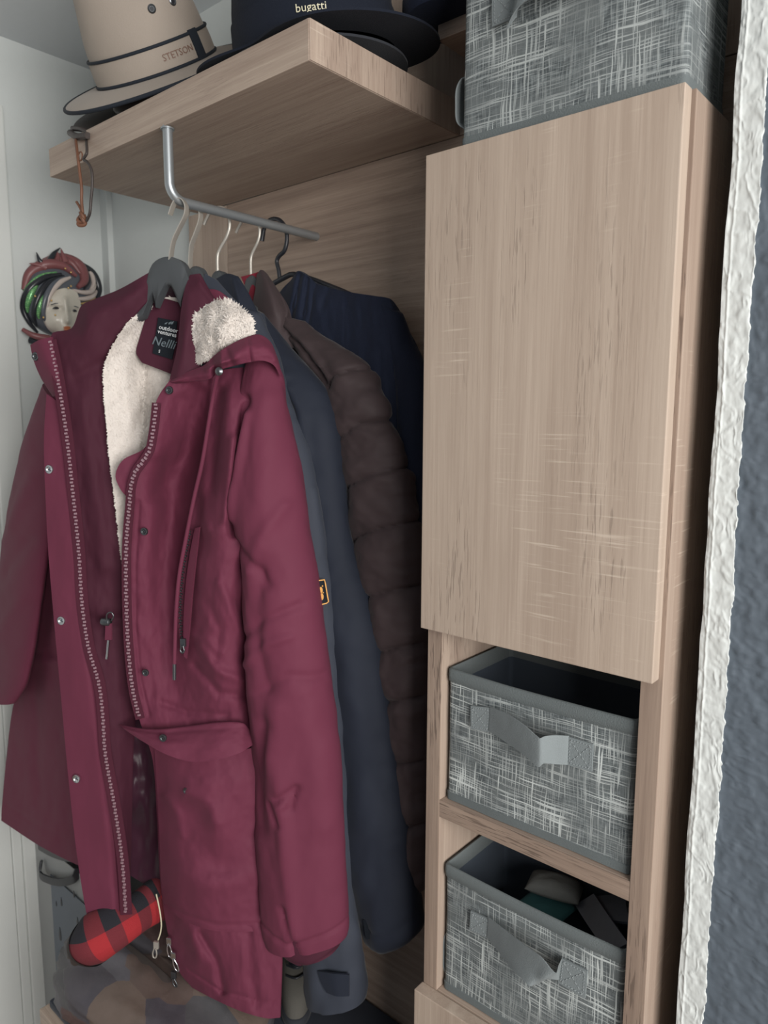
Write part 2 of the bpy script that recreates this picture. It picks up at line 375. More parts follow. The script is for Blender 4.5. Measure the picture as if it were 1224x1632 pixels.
M['burg'] = cloth('burgundy shell', (.134, .030, .056), .72, 1200, .2, .06, .05, mid=.02)
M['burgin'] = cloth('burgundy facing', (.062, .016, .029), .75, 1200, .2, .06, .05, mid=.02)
M['maroon_lining'] = cloth('maroon satin lining', (.045, .016, .028), .35, 300, .25, .2, .1, mid=.1)
M['fleece'] = cloth('cream fleece', (.74, .685, .635), .95, 160, .25, .03, .2)
_f = M['fleece'].node_tree.nodes['Principled BSDF']; _f.inputs['Subsurface Weight'].default_value = .0; _f.inputs['Subsurface Radius'].default_value = (.006, .005, .004); _f.inputs['Subsurface Scale'].default_value = 1.
M['tooth'] = plain('zipper brass plum', (.50, .33, .38), .4, .5)
M['tape'] = cloth('zipper tape', (.085, .02, .036), .8, 900, .3)
M['steel'] = plain('bright steel', (.72, .74, .76), .22, 1.)
M['satin'] = plain('brushed nickel', (.52, .49, .44), .42, .55)
M['rail'] = plain('satin grey rail', (.38, .41, .43), .38, .7)
M['gun'] = plain('gunmetal', (.16, .17, .18), .35, .9)
M['black'] = plain('black plastic', (.018, .020, .026), .4)
M['hangergrey'] = plain('slate lacquered wood', (.060, .066, .072), .55, var=.05)
M['slate'] = cloth('slate softshell', (.040, .046, .062), .7, 900, .2, .08, .2, mid=.04)
M['navyblack'] = cloth('blue black shell', (.018, .022, .034), .7, 900, .2, .1, .2, mid=.04)
M['brown'] = cloth('dark brown quilt', (.052, .038, .040), .62, 800, .25, .1, .25, mid=.06)
M['navy'] = cloth('navy jersey', (.016, .021, .040), .85, 600, .4, .1, .2)
M['red'] = cloth('crimson lining', (.20, .018, .035), .6, 700, .2)
M['label'] = cloth('black woven label', (.010, .013, .018), .7, 900, .2)
M['ink'] = plain('pale woven thread', (.62, .64, .66), .8)
M['inkdim'] = plain('dim woven thread', (.12, .15, .17), .8)
M['orange'] = plain('orange print', (.82, .42, .12), .6)
M['tan'] = cloth('tan felt', (.36, .31, .265), .9, 500, .3, .05, .3)
M['tantrim'] = cloth('charcoal hat piping', (.022, .027, .036), .8, 600, .3)
M['hatblack'] = cloth('black navy felt', (.011, .014, .023), .9, 500, .3, .1, .1)
M['hatgrey'] = cloth('charcoal wool', (.034, .037, .044), .95, 500, .3, .1, .2)
M['gold'] = plain('pale gold letters', (.62, .58, .42), .5)
M['rust'] = plain('rust letters', (.20, .115, .085), .7)
M['leather'] = plain('brown leather cord', (.16, .070, .040), .55, nscale=80, var=.3, bstr=.3)
M['darkleather'] = plain('dark brown leather', (.050, .040, .037), .5, nscale=50, var=.3, bstr=.3)
# ------------------------------------------------------------------ structure
XW, YW = -1.583, .881            # left wall, back wall
V, F = boxgeo(-1.9, 1.4, -2.4, 1.1, -.05, 0, 0); tag(mesh('floor', V, F, M['floor'], smooth=False), kind='structure')
V, F = boxgeo(-1.9, 1.4, -2.4, 1.1, EYE+.735, EYE+.80, 0); tag(mesh('ceiling', V, F, M['ceil'], smooth=False), kind='structure')
V, F = boxgeo(-1.9, 1.4, YW, YW+.1, 0, EYE+.735, 0); tag(mesh('wall_back', V, F, M['wallwhite'], smooth=False), kind='structure')
V, F = boxgeo(XW-.1, XW, -2.4, YW, 0, EYE+.735, 0); tag(mesh('wall_left', V, F, M['wallwhite'], smooth=False), kind='structure')
box('trim_1', XW, XW+.028, YW-.014, YW, 0, EYE+.735, M['wallwhite'])['kind'] = 'structure'
# door on the left wall: casing and leaf
door = bpy.data.objects.new('door_1', None); link(door); door['kind'] = 'structure'; LOC['door_1'] = np.zeros(3)
yc = float(onX(17, 450, XW)[1])
for nm, y0, y1, t in (('door_casing', yc-.055, yc, .016), ('door_stop', yc-.075, yc-.055, .010)):
    box(nm, XW, XW+t, y0, y1, 0, EYE+.6, M['gloss'], door, .003)
box('door_leaf', XW, XW+.007, yc-.80, yc-.0755, 0.005, EYE+.56, M['gloss'], door, .002)
# right wall: grey textured plaster with a white painted corner strip, standing a little forward of the cabinet
YR = .715
xw = float(onY(1143, 620, YR)[0]); xg = float(onY(1190, 620, YR)[0])
def plaster(x, z, amp, seed):
    wx = x*58+fbm(x*40, z*40, 2, seed+50)*2.6; wz = z*46+fbm(x*40, z*40, 2, seed+70)*2.6
    ridg = (1-np.abs(fbm(wx, wz*.8, 3, seed))*2.4).clip(0, 1)**3
    return amp*(ridg*.6+.8*fbm(x*130, z*110, 3, seed+9)+.7*fbm(x*15, z*12, 2, seed+31))
zs = np.linspace(0, EYE+.735, 1500)
edge = lambda z: xg+.0016*fbm(z*60, z*0, 3, 5)+.0022*np.clip(fbm(z*190, z*0+2, 2, 8), -.1, .5)+.002*fbm(z*7, z*0, 2, 9)
us = np.linspace(0, 1, 42); Zg, Ug = np.meshgrid(zs, us, indexing='ij')
Xe = xw+.0022*fbm(Zg*14, Zg*0+3, 3, 21); Xg = Xe+(edge(Zg)-Xe)*Ug
h = plaster(Xg, Zg, .0014, 3)+.0008*np.exp(-((Ug-.22)/.04)**2); h = h*np.clip(Ug/.08, .2, 1)
P = np.stack([Xg, YR-.002-h-.0008, Zg], -1)
Vw, Fw = sheet(P, np.array([0, -1., 0]), .02)
tag(mesh('trim_2', Vw, Fw, M['white'], auto=80), kind='structure')
us = np.linspace(0, 1, 70)**1.3; Zg, Ug = np.meshgrid(zs, us, indexing='ij'); Xg = xg-.004+Ug*.20
P = np.stack([Xg, YR-plaster(Xg, Zg, .0017, 11), Zg], -1)
V1, F1 = sheet(P, np.array([0, -1., 0]), .02)
V2, F2 = boxgeo(xw+.001, 1.4, YR+.008, YW, 0, EYE+.735, 0)
V3, F3 = boxgeo(xg+.19, 1.4, YR, YR+.02, 0, EYE+.735, 0)
V, F = join([(V1, F1), (V3, F3)])
tag(mesh('wall_right', V, F, M['grey'], auto=50), kind='structure'); tag(mesh('trim_3', V2, F2, M['white'], smooth=False), kind='structure')
# ------------------------------------------------------------------ coat rack: back panels, hat shelf, rail
SX0, SX1, SY0, SY1 = -1.2138, -.6098, .5816, .8615
SZT, SZB = EYE+.4192, EYE+.3765
xs = float(onY(362, 380, SY1)[0])
rack = thing('coat_rack', (-.9, .87, EYE-1.02), 'wall-mounted oak coat rack with a thick hat shelf above a grey rail', 'coat rack')
box('back_panel', xs+.0008, -.238, SY1, SY1+.018, .30, SZB-.0005, M['oak_back'], rack, .0008)
box('side_strip', float(onY(300, 340, SY1)[0]), xs-.0008, SY1, SY1+.018, .30, SZB-.0005, M['oak_z'], rack, .0008)
box('upper_panel', -1.02, -.238, SY1, SY1+.018, SZB+.0005, EYE+.70, M['oak_z'], rack, .0008)
box('hat_shelf', SX0, SX1, SY0, SY1, SZB, SZT, M['oak_x'], rack, .0012)
box('shelf_end', SX1+.0002, SX1+.0012, SY0+.0005, SY1-.0005, SZB+.0005, SZT-.0005, M['oak_z'], rack, .0003)
lx = float(onY(698, 40, .79)[0]); lz1 = float(onY(698, 40, .79)[2]); lz0 = float(onY(698, 65, .79)[2])
box('upper_ledge', lx, -.48, .79, SY1, lz0, lz1, M['oak_x'], rack, .001)
RX, RZ = -.889, EYE+.286
py0 = .588
pts = [(RX, py0, SZB+.002), (RX, py0, RZ+.035)]+[(RX, py0+.022*(1-math.cos(a)), RZ+.022*(1-math.sin(a))) for a in np.linspace(.15, 1.5, 7)]+[(RX, py0+.05, RZ), (RX, SY1+.001, RZ)]
V, F = tubegeo(pts, .0066, 16); mesh('rail', V, F, M['rail'], rack, auto=60)
lathe('rail_cap', [(.0005, 0), (.009, 0), (.009, .002), (.007, .003)], (RX, py0, SZB-.003), (0, 0, 1), M['rail'], rack)
# ------------------------------------------------------------------ tall cabinet
CX0, CX1 = -.5229, -.2372          # outer sides
DX0, DX1 = -.5209, -.2409          # door
DY0, DY1 = .6729, .6905
DZT, DZB = EYE+.2837, EYE-.2544
IY = .692; T = .0205
cab = thing('tall_cabinet', (-.38, .77, 0), 'narrow tall oak cabinet with one closed door over two open cubbies', 'cabinet')
for x0, x1 in ((CX0, CX0+T), (CX1-T-.001, CX1)):
    V, F = boxgeo(x0, x1, IY, .860, .03, DZT-.0005, .001); mesh('side_panel', V, F, M['oak_z'], cab, smooth=False)
    V, F = boxgeo(x0, x1, IY-.0014, IY, .03, DZT-.0005, .0004); mesh('edge_band', V, F, M['oak_edge'], cab, smooth=False)
box('top_panel', CX0+T, CX1-T, IY, .860, DZT-.02, DZT-.0005, M['oak_x'], cab)
box('back_board', CX0+T, CX1-T, .853, .860, .05, DZT-.02, M['oak_z'], cab, 0)
SB1, SB0 = EYE-.476, EYE-.498
BB1 = EYE-.738
for z1, z0, nm in ((DZB+.012, DZB-.006+.0, 'cubby_top'), (SB1, SB0, 'shelf_board'), (BB1, BB1-.02, 'shelf_board')):
    if nm == 'cubby_top': box(nm, CX0+T, CX1-T, IY+.03, .853, DZB+.02, DZB+.038, M['oak_x'], cab); continue
    box(nm, CX0+T, CX1-T, IY+.0005, .853, z0, z1, M['oak_x'], cab); box('edge_band', CX0+T, CX1-T, IY-.001, IY+.0005, z0, z1, M['oak_edge_x'], cab, .0003)
box('plinth', CX0+T, CX1-T, IY+.02, .853, 0.0, .06, M['oak_x'], cab)
for x0 in (CX0, CX1-T): box('foot', x0, x0+T, IY+.002, .858, 0, .03, M['oak_edge'], cab, .001)
box('door', DX0, DX1, DY0, DY1, DZB, DZT, M['oak_door'], cab, .0011, label='closed upper door with pale vertical grain')
# lower door stands a little proud of the open cubbies
lz = float(onY(661, 1577, DY0)[2])
box('lower_door', DX0-.004, DX1, DY0, DY1, .07, lz, M['oak_door'], cab, .0011)
# ------------------------------------------------------------------ storage boxes
def rrect(x0, x1, y0, y1, r, k=5):
    P = []
    for cx, cy, a0 in ((x1-r, y0+r, -90), (x1-r, y1-r, 0), (x0+r, y1-r, 90), (x0+r, y0+r, 180)):
        for i in range(k): a = math.radians(a0+90*i/(k-1)); P.append((cx+r*math.cos(a), cy+r*math.sin(a)))
    # refine long sides
    Q = []
    for a, b in zip(P, P[1:]+P[:1]):
        L = math.dist(a, b); n = max(1, int(L/.008))
        for i in range(n): t = i/n; Q.append((a[0]*(1-t)+b[0]*t, a[1]*(1-t)+b[1]*t))
    return np.array(Q)
def ring(loop, zs_off, cx, cy):
    """stack of loops: list of (inset, z, sag) """
    rowsv = []
    for ins, z in zs_off:
        v = loop-np.array([cx, cy]); s = np.array([max(1e-3, 1-ins/abs(v[:, 0]).max()), max(1e-3, 1-ins/abs(v[:, 1]).max())])
        q = v*s+np.array([cx, cy]); rowsv.append(np.c_[q, np.full(len(q), z)])
    return np.array(rowsv)
def storage_box(label, x0, x1, y0, y1, z0, z1, fab, handle, seed, tab=None):
    root = thing('storage_box', ((x0+x1)/2, (y0+y1)/2, z0), label, 'storage box', 'grey slub fabric storage boxes')
    cx, cy = (x0+x1)/2, (y0+y1)/2; loop = rrect(x0, x1, y0, y1, .006); H = z1-z0
    def fl(z): t = (z-z0)/H; return .0016*math.sin(3.1*t)
    def warp(R):
        R = R.copy(); front = np.exp(-((R[..., 1]-y0)/.02)**2); t = (R[..., 2]-z0)/H; s = (R[..., 0]-x0)/(x1-x0)
        R[..., 1] += front*(-.003*np.sin(np.pi*s)*np.sin(np.pi*np.clip(t, 0, 1))+.0016*fbm(s*3, t*3, 2, seed))
        R[..., 2] -= .003*np.sin(np.pi*s)*np.clip(t-.6, 0, 1)*2.
        return R
    R = warp(ring(loop, [(0.0016, z0+.001)]+[(0.0012, z0+.012+(H-.012)*t) for t in np.linspace(0, 1, 22)], cx, cy))
    n = len(loop); Fs = gridfaces(R.shape[0], n, 0, wrap=True); Fs.append(list(range(n))[::-1])
    mesh('body', R.reshape(-1, 3), Fs, fab, root, auto=50)
    hb = .0165
    R = warp(ring(loop, [(0.0012, z1-hb), (0, z1-hb+.001), (-.0003, z1-hb/2), (0, z1-.002), (.001, z1), (.003, z1+.0002), (.0042, z1-.002), (.0046, z1-.02)], cx, cy))
    mesh('rim_band', R.reshape(-1, 3), gridfaces(R.shape[0], n, 0, wrap=True), M['band'], root, auto=60)
    R = warp(ring(loop, [(.0012, z0), (0.0002, z0+.0005), (.0002, z0+.010), (.0012, z0+.0105)], cx, cy))
    mesh('base_band', R.reshape(-1, 3), gridfaces(R.shape[0], n, 0, wrap=True), M['band'], root, auto=60)
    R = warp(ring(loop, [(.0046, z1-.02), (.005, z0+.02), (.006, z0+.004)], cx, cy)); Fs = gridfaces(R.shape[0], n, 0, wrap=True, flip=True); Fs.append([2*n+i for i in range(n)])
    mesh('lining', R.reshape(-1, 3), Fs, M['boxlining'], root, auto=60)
    # handle: ribbon with a stitched square at each end
    pl = Plane(cx, y0-.0035, 0)
    o, _ = patch('handle', pl, handle['rows'], M['strap'], root, nu=40, nv=14, thick=.0014, wr=.0006, wsx=20, wsy=30, seed=seed, keep=True), 0
    for q in handle['pads']:
        rows = [[q[0]+(.0008,), q[1]+(.0008,)], [q[3]+(.0008,), q[2]+(.0008,)]]
        pad = patch('handle_end', pl, rows, M['strap'], o[0], nu=8, nv=8, thick=.0022, label='stitched end of strap')
        st = []
        for a, b in ((q[0], q[2]), (q[1], q[3]), (q[0], q[1]), (q[1], q[2]), (q[2], q[3]), (q[3], q[0])):
            c = np.mean(np.array(q), 0); a2 = c+(np.array(a)-c)*.82; b2 = c+(np.array(b)-c)*.82; k = 7
            for i in range(k):
                t0 = (i+.18)/k; t1 = (i+.78)/k; p = [a2+(b2-a2)*t for t in (t0, (t0+t1)/2, t1)]
                st.append(tubegeo([pl.at(u[0], u[1], .0011) for u in p], .00035, 5))
        Vs, Fs = join(st); mesh('stitching', Vs, Fs, M['stitch'], o[0], kind='stuff')
    if tab is not None:
        k = tab[2]; tp = [np.array((x0-.0005+dx*k, tab[0]+dy, tab[1]+dz)) for dx, dy, dz in ((0.0, .004, .026), (-.004, .002, .025), (-.0068, .0, .016), (-.0072, .0, .0), (-.006, .0, -.018), (.0, .002, -.028))]
        V, F = tubegeo(cr3(np.array(tp), 24), 1., 12, True, (np.array([0, 1., .1]), .008, .0009)); mesh('side_handle', V, F, M['strap'], root, label='pale grey side handle')
    return root
bx0, bx1 = CX0+T+.003, CX1-T-.004
by0 = .699
zt1 = float(onY(712, 1064, by0)[2]); zt2 = float(onY(711, 1377, by0)[2])
storage_box('patterned grey fabric box in the upper cubby, empty, handle folded to the right', bx0, bx1, by0, .845, SB1+.0005, zt1, M['fab'][0],
    dict(rows=[[(781, 1127, .002), (806, 1137, .011), (835, 1156, .021), (860, 1177, .027), (866, 1174, .024), (884, 1172, .012), (906, 1173, .0015)],
               [(780, 1146, .002), (806, 1161, .012), (835, 1182, .022), (860, 1202, .028), (866, 1198, .025), (884, 1195, .012), (905, 1197, .0015)],
               [(779, 1165, .002), (806, 1183, .012), (835, 1203, .022), (858, 1223, .028), (866, 1217, .025), (884, 1218, .012), (904, 1219, .0015)]],
         pads=[[(750, 1125), (781, 1128), (779, 1167), (750, 1161)], [(905, 1174), (945, 1186), (943, 1230), (903, 1219)]]), 3)
storage_box('patterned grey fabric box in the lower cubby with packets inside', bx0, bx1, by0, .845, BB1+.0005, zt2, M['fab'][1],
    dict(rows=[[(778, 1462, .002), (806, 1484, .013), (835, 1506, .024), (862, 1526, .031), (885, 1552, .034), (889, 1540, .020), (896, 1526, .0015)],
               [(777, 1479, .002), (800, 1503, .013), (828, 1530, .025), (852, 1549, .032), (868, 1561, .035), (882, 1552, .018), (893, 1543, .0015)],
               [(776, 1494, .002), (796, 1519, .013), (816, 1545, .025), (833, 1561, .033), (846, 1572, .035), (872, 1561, .016), (890, 1562, .0015)]],
         pads=[[(750, 1452), (780, 1466), (777, 1496), (748, 1482)], [(894, 1527), (936, 1548), (932, 1592), (889, 1566)]]), 5, tab=(.712, float(onY(705, 1512, .71)[2]), .34))
tx0 = float(onY(735, 150, .681)[0])
tx1 = float(onY(1096, 100, .681)[0])
storage_box('largest grey fabric box, standing on top of the cabinet', tx0, tx1, .681, .79, DZT+.0005, DZT+.225, M['fab'][2],
    dict(rows=[[(828, -8, .002), (822, -30, .012), (840, -45, .02), (900, -60, .022), (955, -75, .012), (965, -80, .0015)],
               [(826, 6, .002), (818, 14, .014), (838, -20, .022), (900, -40, .022), (955, -55, .012), (965, -60, .0015)],
               [(822, 26, .002), (806, 47, .012), (832, 5, .022), (900, -18, .022), (955, -32, .012), (965, -38, .0015)]],
         pads=[[(784, -10), (826, -22), (822, 27), (784, 43)], [(965, -80), (1005, -92), (1005, -50), (965, -38)]]), 7, tab=(.697, float(onY(731, 170, .697)[2]), 1.75))
# ------------------------------------------------------------------ contents of the lower box
def pillow(name, c, a, b, h, mat, label, cat, group=None, seed=0, rot=0., tilt=0.):
    nu, nv = 24, 24; u, v = np.meshgrid(np.linspace(-1, 1, nu), np.linspace(-1, 1, nv))
    e = ((1-np.abs(u)**3.0)*(1-np.abs(v)**3.0)).clip(0, 1)**.5; w = .15*fbm(u*2+seed, v*2, 3, seed)
    Mx = Matrix.Rotation(rot, 3, 'Z') @ Matrix.Rotation(tilt, 3, 'X')
    def tr(z): P = np.stack([u*a, v*b, z], -1).reshape(-1, 3); return P @ np.array(Mx).T+np.array(c)
    V = np.r_[tr(h*(e*(1+w)+.02)), tr(-h*e*.6)]; F = gridfaces(nv, nu)+gridfaces(nv, nu, nu*nv, flip=True)
    per = [i for i in range(nu)]+[j*nu+nu-1 for j in range(1, nv)]+[(nv-1)*nu+i for i in range(nu-2, -1, -1)]+[j*nu for j in range(nv-2, 0, -1)]
    for p, q in zip(per, per[1:]+per[:1]): F.append([q, p, p+nu*nv, q+nu*nv])
    return tag(mesh(name, V, F, mat, auto=70), label, cat, group)
pc = onY(884, 1410, .80)
pillow('cloth_pouch', (pc[0], .80, pc[2]-.004), .034, .020, .014, cloth('olive grey pouch', (.13, .135, .13), .8, 400, .3), 'small olive grey cloth pouch inside the lower box', 'pouch', seed=3, rot=.25)
pc = onY(874, 1437, .79)
pillow('teal_packet', (pc[0], .788, pc[2]-.004), .030, .026, .008, cloth('teal packet', (.035, .10, .105), .5, 400, .2), 'flat teal packet beneath the pouch in the lower box', 'packet', seed=6, rot=-.1)
for i, (q, ml) in enumerate(((((916, 1442, .800), (946, 1424, .806), (1001, 1503, .742), (968, 1520, .738)), 'long slate grey paper packet leaning inside the lower box'),
        (((950, 1428, .812), (996, 1424, .812), (1004, 1470, .770), (972, 1466, .775)), 'short charcoal paper packet behind the slate one in the lower box'))):
    A = np.array([onY(*p) for p in q]); n_ = np.cross(A[1]-A[0], A[3]-A[0]); n_ /= np.linalg.norm(n_); n_ = n_*np.sign(n_[2])
    G = (A[0]*(1-np.linspace(0, 1, 6)[:, None, None])+A[3]*np.linspace(0, 1, 6)[:, None, None])*(1-np.linspace(0, 1, 5)[None, :, None])+(A[1]*(1-np.linspace(0, 1, 6)[:, None, None])+A[2]*np.linspace(0, 1, 6)[:, None, None])*np.linspace(0, 1, 5)[None, :, None]
    G = G+n_*(.002*np.sin(np.pi*np.linspace(0, 1, 6))[:, None, None]); V, F = sheet(G, n_, .004)
    tag(mesh('paper_packet', V, F, plain('packet paper %d' % i, (.13-.06*i, .14-.06*i, .165-.065*i), .6, var=.2), smooth=False), ml, 'packet')
# ------------------------------------------------------------------ bench
BZ = EYE-1.02
bench = thing('bench', (-.86, .66, 0), 'low oak bench with a dark seat pad beneath the coats', 'bench')
box('seat_board', -1.205, CX0-.002, .478, .859, BZ-.045, BZ-.016, M['oak_x'], bench, .0015)
for x0 in (-1.205, CX0-.024): box('side_panel', x0, x0+.022, .482, .857, 0, BZ-.045, M['oak_z'], bench, .001)
box('lower_shelf', -1.183, CX0-.024, .49, .855, .18, .20, M['oak_x'], bench, .001)
V, F = boxgeo(-1.195, CX0-.004, .49, .858, BZ-.016, BZ, .006); mesh('seat_pad', V, F, M['slate'], bench, smooth=True, auto=40)
# ------------------------------------------------------------------ hangers and garments
PK = Plane(-.889, .603, 25); P2 = Plane(-.889, .648, 22); P3 = Plane(-.889, .703, 14); P4 = Plane(-.889, .752, 8); P5 = Plane(-.889, .803, 3)
def hook_ribbon(pl, pts, mat, parent, w=.0052, t=.0009):
    P = cr3(np.array([pl.at(*p) for p in pts]), 44); V, F = tubegeo(P, 1., 12, True, (pl.n, w, t)); return mesh('hook', V, F, mat, parent, auto=50)
def hook_wire(pl, pts, mat, parent, r=.0019, ball=None):
    P = cr3(np.array([pl.at(*p) for p in pts]), 44); rr = np.full(44, r)
    if ball: rr[-4:] = ball
    V, F = tubegeo(P, rr, 12); return mesh('hook', V, F, mat, parent, auto=50)
def hanger(label, pl, cx, top, half, drop, mat, hw, th=.011):
    """broad shouldered hanger: rounded head, notch below it and two drooping arms (pixel measures at the hanger)"""
    root = thing('clothes_hanger', pl.at(cx, top, 0), label, 'hanger', 'hangers on the grey rail')
    ts = np.linspace(-1, 1, 61); a = np.abs(ts); X = cx+ts*half
    up = top+drop*np.clip((a-.16)/.84, 0, 1)**1.15+hw*.55*np.clip(1-np.sqrt(np.clip(1-(a/.24)**2, 0, 1)), 0, 1)*(a < .24)+hw*.55*(a >= .24)
    lo = up+hw*(.75-.35*a); lo = np.where(a < .16, np.maximum(top+hw*.62, top+hw*1.25-hw*.75*(1-a/.16)), lo); lo = np.maximum(lo, up+6)
    rows = [[(x, u, 0.) for x, u in zip(X, up)], [(x, l, 0.) for x, l in zip(X, lo)]]
    G = np.stack([np.stack([X, up+(lo-up)*k, np.where(k in (0., 1.), -.35, 0)*th*np.ones(61)], -1) for k in (0., .12, .5, .88, 1.)])
    P = pl.at(G[..., 0], G[..., 1], G[..., 2]+th/2); V, F = sheet(P, pl.n, th)
    mesh('arms', V, F, mat, root, auto=50); return root
def teeth(name, pl, pts, mat, parent, step=.0050, w=.0044, d=0., h=.0020):
    """two staggered rows of small moulded teeth along a line"""
    P = cr3(np.array([pl.at(p[0], p[1], p[2]+d) for p in pts]), 400); L = np.r_[0, np.cumsum(np.linalg.norm(np.diff(P, axis=0), axis=1))]
    n = int(L[-1]/step); parts = []
    for i in range(n):
        s = (i+.5)*step; p = np.array([np.interp(s, L, P[:, k]) for k in range(3)]); q = np.array([np.interp(min(s+.001, L[-1]), L, P[:, k]) for k in range(3)])
        t = q-p; t /= max(np.linalg.norm(t), 1e-9); a = np.cross(pl.n, t); sgn = 1 if i % 2 else -1; c = p+a*sgn*.0007
        hh = step*.31; cs = []
        for dz in (0, h):
            k = 1-.25*(dz > 0)
            for sa, st in ((-1, -1), (1, -1), (1, 1), (-1, 1)): cs.append(c+a*sa*w*.5*k+t*st*hh*k+pl.n*dz)
        parts.append((cs, [[3, 2, 1, 0], [4, 5, 6, 7], [0, 1, 5, 4], [1, 2, 6, 5], [2, 3, 7, 6], [3, 0, 4, 7]]))
    V, F = join(parts); return mesh(name, V, F, mat, parent, smooth=False, kind='stuff')
def strip(name, pl, pts, hw, mat, parent, thick=.0015, d=0.):
    """flat tape along pixel points, hw = half width in pixels"""
    C = cr([tuple(p) for p in pts], 120); T = np.gradient(C[:, :2], axis=0); T /= np.linalg.norm(T, axis=1, keepdims=True); N = np.c_[-T[:, 1], T[:, 0]]
    off = np.linspace(-1, 1, 5); px = C[:, 0][:, None]+N[:, 0][:, None]*off*hw; py = C[:, 1][:, None]+N[:, 1][:, None]*off*hw
    P = pl.at(px, py, C[:, 2][:, None]+d+np.zeros(5)); V, F = sheet(P[:, ::-1], pl.n, thick); return mesh(name, V, F, mat, parent, auto=60)
def snap(pl, px, py, d, r, parent, mat=None, hole=True, n=None):
    c = pl.at(px, py, d); n = pl.n if n is None else n
    prof = [(r*.98, -.001), (r, .0006), (r*.9, .0018), (r*.62, .0017), (r*.5, .0006)]
    if hole: prof += [(r*.42, .0004), (r*.36, .0016), (r*.2, .0018), (r*.14, .0008)]
    else: prof += [(r*.2, .0009)]
    o = lathe('snap', prof, c, n, mat or M['steel'], parent, 24)
    lathe('socket', [(r*.15, .0006), (r*.12, .0011)], c, n, M['black'], o, 10)
    return o
def cord(name, pl, pts, r, mat, parent):
    P = cr3(np.array([pl.at(*p) for p in pts]), 70); V, F = tubegeo(P, r, 10); return mesh(name, V, F, mat, parent, auto=60)
def plate_text(name, body, size, c, ax, ay, mat, parent, n, shear=0.):
    V, F = textgeo(body, size); ax = np.array(ax)/np.linalg.norm(ax); ay = np.array(ay)/np.linalg.norm(ay)
    Q = np.array(c)+ax*(V[:, :1]+shear*V[:, 1:2])+ay*V[:, 1:2]+np.array(n)*V[:, 2:3]; return mesh(name, Q, F, mat, parent, smooth=False)
def pull(pl, px, py, d, L, parent, mat, lean=0.):
    """zip slider with a hanging loop pull"""
    c = pl.at(px, py, d); o_v, o_f = boxgeo(-.0042, .0042, -.0022, .0022, -.006, .006, .001)
    R = np.stack([pl.u, -pl.n, [0, 0, 1.]]); o = mesh('zip_slider', np.array(o_v) @ R+c, o_f, mat, parent, smooth=False)
    w = .0034; pth = [(-.0012, -.004), (-w, -.011), (-w, -L+.004), (-w*.5, -L), (w*.5, -L), (w, -L+.004), (w, -.011), (.0012, -.004)]
    P = np.array([c+pl.u*(a+lean*b)+pl.n*.003+np.array([0, 0, b]) for a, b in pth]); V, F = tubegeo(cr3(P, 40), .0011, 8); mesh('zip_pull', V, F, mat, o, auto=60); return o

# --- the five hangers
h1 = hanger('front hanger with broad slate head inside the burgundy parka', PK, 268, 409, 150, 110, M['hangergrey'], 72)
hook_ribbon(PK, [(272, 414, 0), (273, 405, .002), (277, 384, .004), (287, 362, .004), (296, 343, .004), (297, 328, .004), (291, 318, .004), (283, 318, .004), (277, 326, .004), (271, 343, .004)], M['satin'], h1)
h2 = hanger('slate hanger just behind the parka hanger, second along the rail', P2, 312, 424, 62, 40, M['hangergrey'], 40)
hook_ribbon(P2, [(303, 428, 0), (304, 405, .002), (306, 389, .004), (314, 368, .004), (320, 348, .004), (318, 332, .004), (311, 323, .004), (304, 325, .004), (300, 333, .004), (298, 343, .004)], M['satin'], h2)
h3 = hanger('slate hanger with thin nickel hook inside the blue black jacket', P3, 348, 431, 56, 36, M['hangergrey'], 40)
hook_wire(P3, [(347, 434, 0), (347, 407, 0), (351, 396, 0), (361, 378, 0), (366, 361, 0), (364, 343, 0), (356, 332, 0), (345, 331, 0), (336, 337, 0), (329, 349, 0), (325, 358, 0)], M['satin'], h3, .0024)
h4 = hanger('slate hanger with thin nickel hook inside the brown quilted jacket', P4, 401, 437, 50, 36, M['hangergrey'], 36)
hook_wire(P4, [(400, 440, 0), (400, 412, 0), (403, 402, 0), (411, 385, 0), (414, 370, 0), (412, 355, 0), (405, 346, 0), (396, 346, 0), (387, 351, 0), (381, 361, 0), (376, 371, 0)], M['satin'], h4, .0022)
h5 = thing('clothes_hanger', P5.at(443, 446, 0), 'black plastic hanger with thick round hook holding the navy hoodie', 'hanger', 'hangers on the grey rail')
hook_wire(P5, [(446, 447, 0), (444, 430, 0), (441, 416, 0), (445, 408, 0), (453, 400, 0), (457, 385, 0), (456, 367, 0), (449, 354, 0), (440, 349, 0), (430, 351, 0), (423, 359, 0), (419, 372, 0), (417, 384, 0)], M['black'], h5, .0034, .0042)
V, F = join([tubegeo(cr3(np.array([P5.at(436, 452, 0), P5.at(452, 443, 0), P5.at(468, 437, 0), P5.at(540, 462, 0), P5.at(600, 490, 0)]), 30), .0042, 10), tubegeo(cr3(np.array([P5.at(436, 452, 0), P5.at(400, 470, 0), P5.at(340, 500, 0)]), 20), .0042, 10),
              tubegeo(cr3(np.array([P5.at(345, 502, 0), P5.at(470, 510, 0), P5.at(600, 494, 0)]), 20), .0034, 10)])
mesh('arms', V, F, M['black'], h5, auto=60)

